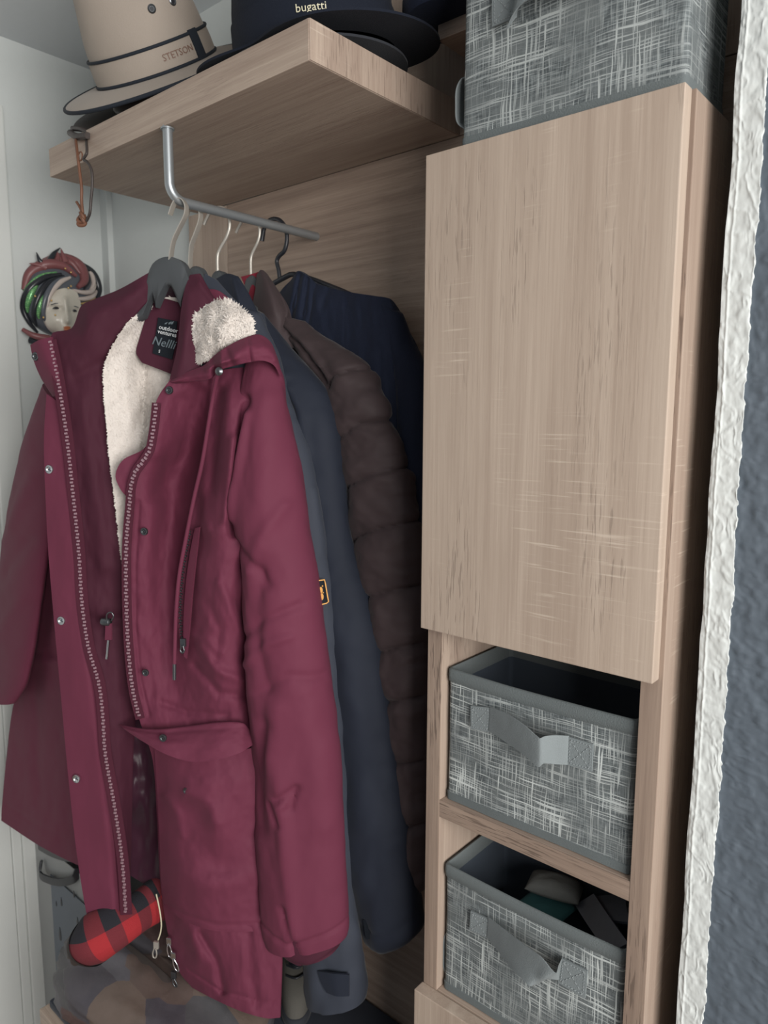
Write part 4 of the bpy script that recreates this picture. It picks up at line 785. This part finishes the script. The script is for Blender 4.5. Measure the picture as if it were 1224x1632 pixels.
# --- navy hoodie
j5 = thing('hoodie', P5.at(580, 800, 0), 'navy hoodie gathered on the black hanger, rearmost on the rail', 'hoodie', 'coats on the rail')
patch('body', P5, [[(443, 470, .006), (452, 458, .014), (464, 446, .016), (474, 432, .012), (486, 436, .016), (500, 449, .012), (524, 458, .014), (560, 466, .010), (600, 472, .006), (620, 476, .002), (632, 490, -.006)],
                   [(440, 490, .010), (470, 475, .022), (500, 480, .024), (560, 490, .020), (630, 505, .008), (646, 520, -.006)],
                   [(440, 560, .008), (500, 560, .018), (580, 560, .024), (640, 560, .014), (667, 566, -.006)], [(460, 700, .004), (540, 700, .014), (620, 700, .020), (680, 700, .004)], [(480, 900, .002), (600, 900, .012), (686, 900, .004)], [(500, 1150, .0), (610, 1150, .01), (690, 1150, .004)], [(520, 1330, .0), (620, 1330, .01), (690, 1330, .004)]],
      M['navy'], j5, 120, 160, creases=[([(486, 440), (482, 480), (470, 520)], 5, -.006), ([(476, 440), (468, 490)], 5, .005), ([(500, 452), (492, 500), (480, 540)], 4, -.004), ([(524, 460), (512, 490)], 4, -.004), ([(560, 468), (550, 490)], 4, -.002), ([(632, 500), (645, 600), (655, 800)], 9, -.006)], wr=.008, wsx=36, wsy=90, seed=91, thick=.004)
sleeve('sleeve', P5, [(600, 476, 640, 500, -.004, .012), (612, 520, 655, 540, -.002, .020), (630, 600, 678, 590, .0, .024), (640, 700, 684, 700, .0, .026), (648, 900, 688, 900, .0, .026), (654, 1100, 690, 1100, 0, .026), (656, 1200, 690, 1200, 0, .024)], M['navy'], j5, 40, 100, wr=.006, wsx=30, wsy=80, seed=93)
patch('hood', P5, [[(468, 440, .018), (476, 433, .024), (490, 440, .02), (502, 452, .014)], [(448, 470, .014), (470, 468, .030), (490, 480, .026), (506, 490, .016)], [(440, 500, .012), (460, 520, .026), (482, 540, .022), (492, 560, .012)]], M['navy'], j5, 40, 30, creases=[([(478, 440), (470, 480), (460, 530)], 4, -.006), ([(490, 446), (484, 500)], 4, -.005)], wr=.003, wsx=14, seed=95)
# ------------------------------------------------------------------ hats
def axes(n, spin=0.):
    n = np.array(n, float); n /= np.linalg.norm(n); x = np.array([1., 0, 0]); x = x-n*(x@n); x /= np.linalg.norm(x); y = np.cross(n, x)
    a = math.radians(spin); return x*math.cos(a)+y*math.sin(a), -x*math.sin(a)+y*math.cos(a), n
def surf(fn, t0, t1, nt, ns=96):
    t = np.linspace(t0, t1, nt)[:, None]; a = np.linspace(0, 2*np.pi, ns, endpoint=False)[None]
    return fn(t, a)
def hat(name, label, c, n, spin, Rb, rx, ry, H, brim_mat, crown_mat, band_mat, trim_mat=None, droop=0., curl=.0, band=(.008, .036), taper=.16, dent=.022, pinch=.012, trim_rows=(), narrow=0.):
    X, Y, Z = axes(n, spin); c = np.array(c, float); root = thing(name, c, label, 'hat'); 
    def put(x, y, z): return c+x[..., None]*X+y[..., None]*Y+z[..., None]*Z
    def rad(a): return 1/np.sqrt((np.cos(a)/rx)**2+(np.sin(a)/ry)**2)
    def brimp(t, a, off=0.):
        r0 = rad(a); r1 = Rb*(1-narrow*np.abs(np.sin(a))**6); r = r0+(r1-r0)*t
        z = -droop*t**1.3*(r1-r0)+curl*t**2*np.abs(np.cos(a))**2+off; return put(r*np.cos(a), r*np.sin(a), z)
    T = brimp(np.linspace(0, 1, 14)[:, None], np.linspace(0, 2*np.pi, 96, endpoint=False)[None]); Bm = T-Z*.0028
    V = np.r_[T.reshape(-1, 3), Bm.reshape(-1, 3)]; N = 14*96; F = gridfaces(14, 96, 0, True)+gridfaces(14, 96, N, True, True)
    for k in (0, 13):
        for i in range(96): a, b = k*96+i, k*96+(i+1) % 96; F.append([a, b, b+N, a+N] if k == 13 else [b, a, a+N, b+N])
    mesh('brim', V, F, brim_mat, root, auto=50)
    def side(t, a, off=0.):
        t = np.asarray(t, float)+0*np.asarray(a, float); z = H*t; r = rad(a)*(1-taper*t**1.4)+off; r = r*(1-pinch/rx*np.exp(-((np.abs(np.sin(a))*1.0-.75)/.3)**2)*np.clip(t-.35, 0, 1)*(np.sin(a) < 0)*1.6)
        return put(r*np.cos(a), r*np.sin(a), z)
    a = np.linspace(0, 2*np.pi, 96, endpoint=False)[None]; G = [side(t, a)[0] for t in np.linspace(0, .9, 20)]
    top = G[-1]; ctr = top.mean(0)
    for k in np.linspace(.08, 1, 14):
        r = 1-k; base = ctr+(top-ctr)*r; rise = H*.1*math.sin(min(1, k*3)*math.pi/2)-dent*math.exp(-((k-1)/.55)**2); G.append(base+Z*rise)
    G = np.array(G); F = gridfaces(len(G), 96, 0, True); F.append([(len(G)-1)*96+i for i in range(96)])
    cr_ = mesh('crown', G.reshape(-1, 3), F, crown_mat, root, auto=60)
    if band_mat is not None:
        G = np.array([side(z/H, a, o)[0] for z, o in ((band[0], .0002), (band[0], .0022), ((band[0]+band[1])/2, .0026), (band[1], .0022), (band[1], .0002))])
        bn = mesh('hat_band', G.reshape(-1, 3), gridfaces(5, 96, 0, True), band_mat, root, auto=50)
    for z, r in trim_rows:
        P = side(z/H, np.linspace(0, 2*np.pi, 97)[None], .0022)[0]; V, F = tubegeo(P, r, 8, False); mesh('piping', V, F, trim_mat, bn)
    if trim_mat is not None:
        P = brimp(np.ones((1, 1)), np.linspace(0, 2*np.pi, 97)[None], -.0014)[0]; V, F = tubegeo(P, .0030, 8, False); mesh('brim_binding', V, F, trim_mat, root)
    return root, side, brimp, (X, Y, Z)
def band_text(root, side, body, size, a0, z, H, mat, off=.003, parent=None):
    V, F = textgeo(body, size); r = .1; A = a0+V[:, 0]/r; P = np.array([side(np.array([[(z+v[1])/H]]), np.array([[aa]]), off+v[2]).reshape(3) for aa, v in zip(A, V)])
    mesh('lettering', P, F, mat, parent or root, smooth=False)
HT = np.array(onY(250, 110, .70)); HN = (.2, -.70, 1.)
tan_hat, tside, tbrim, TX = hat('felt_hat', 'tan felt hat with charcoal piping and eyelets, tipped forward on the hat shelf', HT, HN, 0, .158, .098, .094, .16, M['tan'], M['tan'], M['tan'], M['tantrim'], droop=.16, curl=.002, band=(.002, .036), taper=.20, trim_rows=((.002, .0024), (.036, .0024)))
# direction angles on the hat that face the camera
def face_angle(c, ax):
    v = CAM-np.array(c); return math.atan2(v@ax[1], v@ax[0])
ta = face_angle(HT, TX)
band_text(tan_hat, tside, 'STETSON', .0125, ta+.40, .019, .16, M['rust'], .0034)
for da in (.28, .68):
    p = tside(np.array([[.078/.16]]), np.array([[ta+da]]), 0.).reshape(3); n = p-HT; n = n-TX[2]*(n@TX[2]); n /= np.linalg.norm(n)
    e = lathe('eyelet', [(.0058, -.001), (.0060, .001), (.0045, .002), (.0036, .0008)], p, n, M['gun'], tan_hat, 20); lathe('eyelet_hole', [(.0036, .0002), (.003, .001)], p, n, M['black'], e, 12)
# band knot: short dark tab standing across the band
G = np.array([[tside(np.array([[z/.16]]), np.array([[ta+.78+s]]), .0045).reshape(3) for s in (-.085, -.04, .04, .085)] for z in (.000, .012, .026, .040)])
V, F = sheet(G, (G[0, 0]-HT)/np.linalg.norm(G[0, 0]-HT), .003); mesh('band_loop', V, F, M['tantrim'], tan_hat, auto=50)
# brown hat below it, with its cord over the shelf edge
HB = HT-np.array(HN)/np.linalg.norm(HN)*.036+np.array((.0, .0, 0))
brown_hat, bside, bbrim, BX = hat('leather_hat', 'flattened dark brown leather hat under the tan hat, cord hanging over the shelf', HB, HN, 0, .157, .085, .09, .022, M['darkleather'], M['darkleather'], M['darkleather'], None, droop=.0, curl=.002, band=(.004, .018), dent=.004, pinch=0)
def fy(px, py, y=.562): return onY(px, py, y)
cl = tube('chin_cord', [onY(120, 214, .60), fy(121, 226, .572), fy(124, 250), fy(127, 275), fy(130, 300), fy(130, 322), fy(132, 340)], .0022, M['leather'], brown_hat, 10, 50)
tube('chin_cord', [onY(137, 216, .60), fy(138, 230, .572), fy(138, 245), fy(133, 254), fy(139, 258), fy(146, 272), fy(147, 295), fy(145, 318), fy(143, 340), fy(138, 352)], .0021, M['darkleather'], brown_hat, 10, 60)
k = np.linspace(0, 4*np.pi, 60); kc = fy(132, 351)
tube('cord_knot', [kc+np.array([.0075*math.cos(t)*(1+.15*math.sin(3*t)), -.003*math.sin(2*t)-.002, .0075*math.sin(t)+.0008*t-.004]) for t in k], .0028, M['leather'], brown_hat, 10)
tube('cord_end', [fy(131, 340), fy(127, 330), fy(122, 322)], .002, M['leather'], brown_hat, 8, 12)
rg = fy(128, 249); tube('cord_ring', [rg+np.array([.006*math.cos(t), 0, .006*math.sin(t)]) for t in np.linspace(0, 2*np.pi, 30)], .0011, M['leather'], brown_hat, 8)
V, F = join([tubegeo(cr3(np.array([onY(112, 212, .585), onY(124, 218, .578), onY(140, 216, .578)]), 12), .005, 10), tubegeo(cr3(np.array([onY(116, 205, .59), onY(130, 206, .585), onY(141, 212, .585)]), 12), .004, 10)])
mesh('strap_loop', V, F, M['darkleather'], brown_hat, auto=60)
# black hat and the grey one it sits on
HK = np.array((-.722, .702, EYE+.450))
blk, kside, kbrim, KX = hat('felt_hat', 'black felt hat with gold letters on its band, overhanging the right shelf end', HK, (0, -.16, 1.), 0, .160, .105, .100, .15, M['hatblack'], M['hatblack'], M['hatblack'], None, narrow=.31, droop=.03, curl=.002, band=(.002, .040), taper=.05)
ka = face_angle(HK, KX); band_text(blk, kside, 'bugatti', .0125, ka-.0, .021, .15, M['gold'], .004)
HG = np.array((-.722, .704, EYE+.4355))
hat('wool_cap', 'charcoal wool cap squashed beneath the black hat', HG, (0, -.10, 1.), 0, .116, .075, .08, .016, M['hatgrey'], M['hatgrey'], M['hatgrey'], None, droop=-.02, curl=.001, band=(.002, .010), dent=.002, pinch=0)
# navy cap on the small upper ledge
cx_ = onY(722, 10, .805); zc = lz1
V, F = lathegeo([(.040, 0), (.052, .006), (.057, .022), (.055, .045), (.045, .066), (.026, .080), (.006, .086)], (cx_[0], .799, zc+.0005), (0, 0, 1), 40)
cap = thing('knit_cap', (cx_[0], .799, zc+.0005), 'dark navy knit cap on the small ledge above the hat shelf', 'cap'); mesh('crown', V, F, M['hatblack'], cap, auto=60)
lathe('cuff', [(.041, -.0002), (.055, .003), (.060, .012), (.060, .024), (.057, .028)], (cx_[0], .799, zc+.0005), (0, 0, 1), M['navy'], cap, 40); lathe('pompom', [(.004, 0), (.012, .004), (.014, .012), (.008, .02), (.001, .022)], (cx_[0], .799, zc+.084), (0, 0, 1), M['navy'], cap, 16)
# ------------------------------------------------------------------ porcelain mask on the left wall
def mk(px, py, out): return onX(px, py, XW+out)
glaze = lambda nm, col, r=.28: plain(nm, col, r, var=.05)
MC = dict(face=glaze('bisque face', (.62, .58, .50)), black=glaze('glazed black', (.022, .024, .030)), grey=glaze('glazed slate', (.10, .11, .13)), pink=glaze('glazed rose', (.21, .075, .078), .4), cream=glaze('glazed cream', (.56, .48, .44)), gold=plain('gilt', (.75, .50, .20), .35, .7), lips=glaze('lip red', (.45, .14, .06)))
m_, nt_, b_ = newmat('green glitter'); vv = nd(nt_, 'ShaderNodeTexVoronoi'); vv.inputs['Scale'].default_value = 420; nt_.links.new(coords(nt_), vv.inputs['Vector']); nt_.links.new(mixc(nt_, ramp(nt_, vv.outputs['Distance'], .1, .5), (.45, .75, .32), (.12, .34, .14)), b_.inputs['Base Color']); b_.inputs['Roughness'].default_value = .3; b_.inputs['Metallic'].default_value = .3; MC['green'] = m_
mask = thing('porcelain_mask', mk(95, 475, .0), 'painted porcelain face mask with swirling rose and green hair on the left wall', 'mask')
rr = np.linspace(0, 1, 16)[:, None]; aa = np.linspace(0, 2*np.pi, 48, endpoint=False)[None]
px = 96+59*rr*np.cos(aa); py = 474+62*rr*np.sin(aa); G = mk(px, py, .002+.040*np.sqrt(np.clip(1-rr**2, 0, 1))+0*aa)
G = np.r_[G, mk(px[-1:], py[-1:], .0004)]; F = gridfaces(17, 48, 0, True); F.append([16*48+i for i in range(48)]); mesh('head', G.reshape(-1, 3), F, MC['grey'], mask, auto=70)
def dome(px, py, extra): r2 = ((np.asarray(px)-96)/59)**2+((np.asarray(py)-474)/62)**2; return .002+.040*np.sqrt(np.clip(1-r2, 0, 1))+extra
def strand(pts, r, mat, name='hair_strand', ex=.004, lab=None):
    P = cr3(np.array([mk(p[0], p[1], float(dome(p[0], p[1], ex))) for p in pts]), 36); t = np.linspace(0, 1, 36); rad = r*.00105*(.25+.75*np.sin(np.pi*np.clip(t*.92+.06, 0, 1))**.8)
    V, F = tubegeo(P, rad, 10); mesh(name, V, F, mat, mask, label=lab, auto=60)
for pts, r, mt, lab in (
    ([(98, 437), (70, 443), (46, 463), (37, 490), (46, 513), (60, 530)], 7, 'black', None), ([(90, 434), (64, 441), (46, 455), (38, 464)], 4.5, 'green', 'green glittered hair strand'), ([(60, 452), (50, 468), (44, 486), (44, 498)], 6, 'green', 'green glittered hair strand'),
    ([(68, 470), (64, 484), (61, 500), (62, 508)], 5, 'green', 'green glittered hair strand'), ([(102, 440), (78, 450), (62, 472), (54, 500), (58, 520)], 6, 'black', None), ([(108, 440), (86, 452), (73, 474), (69, 500), (78, 520)], 6, 'grey', None),
    ([(112, 442), (95, 450), (80, 468), (75, 490)], 6, 'cream', None), ([(72, 505), (78, 520), (95, 532), (110, 540)], 6, 'cream', None),
    ([(38, 462), (48, 436), (72, 422), (100, 424), (122, 440)], 11, 'pink', 'rose red hair lock'), ([(70, 416), (100, 412), (126, 424), (134, 446), (124, 458)], 12, 'pink', 'rose red hair lock'), ([(60, 428), (84, 414), (112, 418), (128, 436)], 9, 'pink', 'rose red hair lock'),
    ([(112, 416), (132, 426), (141, 446), (134, 462)], 5, 'black', None), ([(118, 414), (140, 428), (149, 450), (140, 468)], 5, 'cream', None), ([(126, 418), (148, 436), (157, 460), (153, 482)], 8, 'black', None), ([(116, 462), (132, 466), (146, 464), (153, 452)], 5, 'cream', None), ([(120, 476), (136, 476), (148, 472), (155, 462)], 5, 'cream', None), ([(128, 484), (142, 482), (152, 474)], 3, 'gold', None)): strand(pts, r, MC[mt], lab=lab)
for pts, mt in (([(72, 426), (60, 422), (47, 420)], 'pink'), ([(76, 424), (64, 416), (58, 402)], 'black'), ([(90, 418), (92, 408), (90, 399)], 'pink'), ([(78, 420), (86, 404), (96, 395)], 'black'), ([(104, 418), (100, 406), (97, 396)], 'pink')):
    P = cr3(np.array([mk(p[0], p[1], .022) for p in pts]), 16); V, F = tubegeo(P, np.linspace(.0085, .0008, 16), 10); mesh('plume', V, F, MC[mt], mask, auto=60)
fr = [[(88, 463, .042), (104, 459, .048), (122, 464, .042)], [(74, 476, .040), (102, 474, .056), (128, 480, .042)], [(70, 492, .038), (102, 490, .058), (129, 496, .042)], [(71, 506, .036), (103, 506, .060), (127, 510, .042)], [(77, 520, .036), (104, 520, .060), (122, 524, .044)], [(90, 531, .036), (105, 533, .054), (116, 533, .044)]]
G = rows_grid(fr, 40, 44); gx, gy, go = G[..., 0], G[..., 1], G[..., 2]
go = go+relief(gx, gy, [([(104, 478), (107, 500), (108, 511)], 4.5, .009), ([(108, 510), (109, 513)], 4, .007), ([(84, 491), (96, 493)], 5, -.005), ([(114, 495), (124, 496)], 4.5, -.005), ([(82, 484), (98, 486)], 3, .003), ([(103, 523), (111, 524)], 3.5, .004), ([(106, 531), (108, 531)], 4, .003), ([(84, 508), (86, 510)], 9, .004)])
P = mk(gx, gy, go); V, F = sheet(P, np.array([1., 0, 0]), .010); fc = mesh('face', V, F, MC['face'], mask, auto=70)
def onface(px, py): j = np.argmin((gx-px)**2+(gy-py)**2); return float(go.ravel()[j])
for ex_, ey_, w in ((90, 491.5, 6.5), (118.5, 496, 4.5)):
    V, F = tubegeo(cr3(np.array([mk(ex_+s*w, ey_+.5-1.2*(1-s*s), onface(ex_, ey_)+.0012) for s in (-1, -.5, 0, .5, 1)]), 16), .0028*np.sin(np.linspace(.15, np.pi-.15, 16)), 10); mesh('eye', V, F, MC['black'], mask, auto=60)
    V, F = tubegeo(cr3(np.array([mk(ex_+s*(w+2), ey_-6-2.*(1-s*s), onface(ex_, ey_-6)+.001) for s in (-1, 0, 1)]), 12), .0009, 8); mesh('eyebrow', V, F, MC['grey'], mask, auto=60)
for dy_, rr_ in ((522.0, .0030), (525.2, .0034)):
    V, F = tubegeo(cr3(np.array([mk(107+s*6, dy_-abs(s)*.4, onface(107, dy_)+.0006) for s in (-1, 0, 1)]), 14), rr_*np.sin(np.linspace(.2, np.pi-.2, 14)), 10); mesh('lip', V, F, MC['lips'], mask, auto=60)
for gx_, gy_ in ((82, 479), (109, 459), (113, 456), (88, 502), (80, 408), (97, 417), (104, 428), (113, 434), (56, 472), (69, 506)):
    V, F = lathegeo([(.0022, 0), (.002, .001), (.001, .002)], mk(gx_, gy_, float(dome(gx_, gy_, .012))+(.008 if 75 < gx_ < 125 and gy_ > 455 else .0)), (1, 0, 0), 10); mesh('gem', V, F, MC['gold'], mask)
P = cr3(np.array([mk(36, 525, .018), mk(52, 534, .03), mk(75, 540, .036), mk(96, 546, .036)]), 20); V, F = tubegeo(P, np.linspace(.004, .011, 20), 12); mesh('ruff', V, F, MC['pink'], mask, auto=60)
P = cr3(np.array([mk(48, 541, .01), mk(62, 546, .022), mk(84, 552, .028)]), 20); V, F = tubegeo(P, np.linspace(.008, .013, 20), 12); mesh('ruff', V, F, MC['black'], mask, auto=60)
# ------------------------------------------------------------------ things on and beside the bench
def patchwork(name):
    m, nt, b = newmat(name); v = coords(nt, (9, 13, 14)); vo = nd(nt, 'ShaderNodeTexVoronoi'); vo.distance = 'CHEBYCHEV'; vo.inputs['Scale'].default_value = 1.; vo.inputs['Randomness'].default_value = .7; nt.links.new(v, vo.inputs['Vector'])
    sp = nt.nodes.new('ShaderNodeSeparateColor'); nt.links.new(vo.outputs['Color'], sp.inputs[0]); r = nd(nt, 'ShaderNodeValToRGB'); r.color_ramp.interpolation = 'CONSTANT'
    cols = [(.050, .048, .065), (.115, .075, .058), (.105, .050, .045), (.095, .095, .115), (.150, .105, .078), (.060, .065, .072)]
    for i, c in enumerate(cols):
        e = r.color_ramp.elements[i] if i < 2 else r.color_ramp.elements.new(i/6.); e.position = i/6.; e.color = (*c, 1)
    nt.links.new(sp.outputs[0], r.inputs[0]); n = noise(nt, coords(nt), 40, 4); nt.links.new(mixc(nt, .35, r.outputs[0], mixc(nt, n, (.05, .045, .05), (.17, .14, .14))), b.inputs['Base Color']); b.inputs['Roughness'].default_value = .5; bump(nt, b, n, .5, .003); return m
def blob(name, c, a, b_, h, mat, parent=None, seed=0, rot=0., nu=80, nv=40, amp=.12, label=None):
    th = np.linspace(0, 2*np.pi, nu, endpoint=False)[None]; ph = np.linspace(-np.pi/2, np.pi/2, nv)[:, None]
    def pw(x, e): return np.sign(x)*np.abs(x)**e
    X = pw(np.cos(ph), .6)*pw(np.cos(th), .75); Y = pw(np.cos(ph), .6)*pw(np.sin(th), .75); Z = pw(np.sin(ph), .75)+0*th
    k = 1+amp*fbm(X*2.3+seed+Z, Y*2.3+Z*1.7, 4, seed)*(np.cos(ph)**.5)
    x, y, z = X*a*k, Y*b_*k, Z*h*(1+amp*fbm(X*2+5, Y*3, 3, seed+4)); cr_, sr = math.cos(rot), math.sin(rot)
    P = np.stack([c[0]+x*cr_-y*sr, c[1]+x*sr+y*cr_, np.maximum(c[2]+h+z, c[2])], -1); F = gridfaces(nv, nu, 0, True); return mesh(name, P.reshape(-1, 3), F, mat, parent, label=label, auto=70)
bag = thing('patchwork_bag', (-.99, .62, BZ+.001), 'slouched patchwork leather bag in brown and slate on the bench', 'bag')
blob('body', (-1.0, .592, BZ+.001), .205, .118, .066, patchwork('patchwork leather'), bag, 3, .10, amp=.20)
tube('bag_handle', [(-1.10, .57, BZ+.09), (-1.08, .56, BZ+.125), (-1.0, .56, BZ+.135), (-.92, .57, BZ+.12), (-.88, .59, BZ+.09)], 1., M['darkleather'], bag, 10, 40, flat=(np.array([0, 1., .3]), .010, .002))
tube('piping', [(-1.165, .60, BZ+.06), (-1.10, .52, BZ+.066), (-1.0, .507, BZ+.066), (-.90, .53, BZ+.063), (-.81, .60, BZ+.06)], .003, M['darkleather'], bag, 8, 50)
# plaid
def plaid(name):
    m, nt, b = newmat(name); tc = nt.nodes.new('ShaderNodeTexCoord'); sp = nt.nodes.new('ShaderNodeSeparateXYZ'); nt.links.new(tc.outputs['UV'], sp.inputs[0])
    def bar(o, k, ph): return mth(nt, 'GREATER_THAN', mth(nt, 'FRACT', mth(nt, 'ADD', mth(nt, 'MULTIPLY', o, k), ph)), .5)
    s = mth(nt, 'MULTIPLY', mth(nt, 'ADD', bar(sp.outputs[0], 3.0, .05), bar(sp.outputs[1], 2.0, .3)), .5); r = nd(nt, 'ShaderNodeValToRGB'); r.color_ramp.interpolation = 'CONSTANT'
    r.color_ramp.elements[0].color = (.33, .018, .024, 1); r.color_ramp.elements[1].position = .75; r.color_ramp.elements[1].color = (.014, .014, .020, 1); e = r.color_ramp.elements.new(.25); e.color = (.14, .016, .024, 1)
    nt.links.new(s, r.inputs[0]); nt.links.new(r.outputs[0], b.inputs['Base Color']); b.inputs['Roughness'].default_value = .9; bump(nt, b, noise(nt, coords(nt), 600, 2), .4); return m
pl_ = thing('plaid_scarf', onY(180, 1490, .50), 'red and black plaid scarf rolled up on the patchwork bag', 'scarf')
ctl = [onY(130, 1512, .475), onY(150, 1498, .485), onY(200, 1466, .53), onY(238, 1440, .575), onY(262, 1424, .60)]
C = cr3(np.array(ctl), 60); V = []; uvs = []; T_ = np.gradient(C, axis=0); T_ /= np.linalg.norm(T_, axis=1, keepdims=True)
for i in range(60):
    s = i/59; r = .034*min(1, .55+2.2*s)**.6*(1+.10*math.sin(7*s)); a_ = np.cross(T_[i], [0, 0, 1.]); a_ /= np.linalg.norm(a_); b2 = np.cross(a_, T_[i])
    for k in range(41):
        t = 2*math.pi*k/40; q = 1+.05*math.sin(3*t+5*s); V.append(C[i]+(a_*math.cos(t)*.95+b2*math.sin(t))*r*q); uvs.append((s*1.4, k/40.))
mesh('roll', V, gridfaces(60, 41), plaid('red and black check'), pl_, uv=uvs, auto=70)
mesh('end_binding', np.array(V).reshape(60, 41, 3)[:9].reshape(-1, 3)+(np.array(V).reshape(60, 41, 3)[:9]-C[:9, None]).reshape(-1, 3)*.05, gridfaces(9, 41), plain('dark brown binding', (.022, .014, .013), .7), pl_, auto=70, label='dark bound end of scarf')
sp_ = [C[0]-T_[0]*.004+(np.cross(T_[0], [0, 0, 1.])*math.cos(t)+np.array([0, 0, 1.])*math.sin(t))*(.026-.0012*t) for t in np.linspace(0, 6*np.pi, 110)]
V, F = tubegeo(np.array(sp_), 1., 10, True, (T_[0], .006, .0022)); mesh('rolled_end', V, F, M['darkleather'], pl_, label='dark rolled end of scarf', auto=60)
# boot standing behind the parka hem
bc = onZ(472, 1624, BZ+.001); fwd = np.array([.72, -.69, 0.]); sd = np.array([.69, .72, 0.])
boot = thing('ankle_boot', bc, 'olive grey ankle boot on the bench, partly behind the parka hem', 'boot')
def bsec(rows, name, mat, kx=40):
    G = []
    for f0, hw, ln, z in rows:
        a = np.linspace(0, 2*np.pi, kx, endpoint=False); G.append(np.array([bc+fwd*(f0+ln*np.sign(math.cos(t))*abs(math.cos(t))**.8)+sd*hw*np.sign(math.sin(t))*abs(math.sin(t))**.8+np.array([0, 0, z]) for t in a]))
    G = np.array(G); F = gridfaces(len(G), kx, 0, True); F.append(list(range(kx))[::-1]); F.append([(len(G)-1)*kx+i for i in range(kx)]); return mesh(name, G.reshape(-1, 3), F, mat, boot, auto=60)
olive = cloth('olive grey suede', (.10, .095, .085), .9, 400, .3)
bsec([(-.075, .028, .095, 0), (-.075, .031, .10, .004), (-.075, .031, .10, .016), (-.075, .029, .097, .018)], 'sole', M['hatgrey'])
bsec([(-.075, .028, .096, .017), (-.077, .029, .096, .03), (-.085, .028, .086, .045), (-.10, .027, .066, .06), (-.115, .027, .048, .075), (-.12, .028, .044, .10), (-.12, .029, .045, .125)], 'upper', olive)
bsec([(-.062, .016, .036, .047), (-.072, .017, .034, .062), (-.082, .018, .024, .08), (-.086, .018, .018, .112)], 'tongue', M['slate'])
for i in range(5):
    z = .056+i*.012; f0 = .000-.078+.050-i*.0095; V, F = tubegeo(cr3(np.array([bc+fwd*(f0-.004)+sd*-.017+np.array([0, 0, z]), bc+fwd*(f0+.006)+np.array([0, 0, z+.002]), bc+fwd*(f0-.004)+sd*.017+np.array([0, 0, z+.003])]), 12), .0018, 8); mesh('lace', V, F, M['black'], boot, auto=60)
# tall gift bag between bench and wall
gy0 = .635
gl = float(onY(58, 1450, gy0)[0]); gm = float(onY(86, 1450, gy0)[0]); gz = float(onY(70, 1346, gy0)[2]); gr = -1.222
gb = thing('gift_bag', ((gl+gr)/2, gy0+.06, 0), 'tall pale grey gift bag with black drops printed, between bench and wall', 'bag')
bm = bmesh.new(); xs_ = np.linspace(gl, gr, 9); zs_ = np.linspace(0.002, gz, 20)
X2, Z2 = np.meshgrid(xs_, zs_); Y2 = gy0+.003*fbm(X2*8, Z2*6, 2, 3); P1 = np.stack([X2, Y2, Z2], -1); V1, F1 = sheet(P1, np.array([0, -1., 0]), .0012)
parts = [(V1, F1), boxgeo(gl, gr, gy0+.116, gy0+.118, .002, gz, 0), boxgeo(gl, gl+.0012, gy0+.002, gy0+.116, .002, gz, 0), boxgeo(gr-.0012, gr, gy0+.002, gy0+.116, .002, gz, 0), boxgeo(gl, gr, gy0+.002, gy0+.116, .002, .004, 0)]
V, F = join(parts); mesh('body', V, F, plain('pale grey paper', (.33, .34, .34), .6, var=.03), gb, auto=40)
ptop = float(onY(100, 1408, gy0)[2])
prt = box('printed_panel', gm, gr-.004, gy0-.0032, gy0-.0018, .1, ptop, plain('slate blue print', (.13, .155, .19), .5, var=.05), gb, 0)
for px_, py_, s_ in ((98, 1437, .010), (96, 1488, .016), (124, 1470, .012), (90, 1440, .006), (118, 1425, .008), (108, 1512, .012)):
    c_ = onY(px_, py_, gy0-.0032); t = np.linspace(0, 2*np.pi, 24, endpoint=False); pr = np.stack([c_[0]+s_*.42*np.sin(t)*np.sin(t/2)**1.2, np.full(24, gy0-.0040), c_[2]+s_*np.cos(t)], -1); pb = pr+np.array([0, .001, 0])
    V = np.r_[pr, pb]; F = [list(range(24))[::-1], [24+i for i in range(24)]]+[[i, (i+1) % 24, 24+(i+1) % 24, 24+i] for i in range(24)]; mesh('printed_drop', V, F, M['black'], prt, smooth=False)
for pts in ([(66, 1372), (64, 1392), (72, 1400), (96, 1406), (118, 1400), (126, 1384)], [(62, 1348), (80, 1358), (104, 1366), (126, 1366)]):
    V, F = tubegeo(cr3(np.array([onY(a, b, gy0-.006-.010*math.sin(i*.8)) for i, (a, b) in enumerate(pts)]), 40), 1., 10, True, (np.array([.2, 0., 1.]), .0085, .0022)); mesh('bag_handle', V, F, M['black'], gb, label='wide black ribbon handle', auto=60)
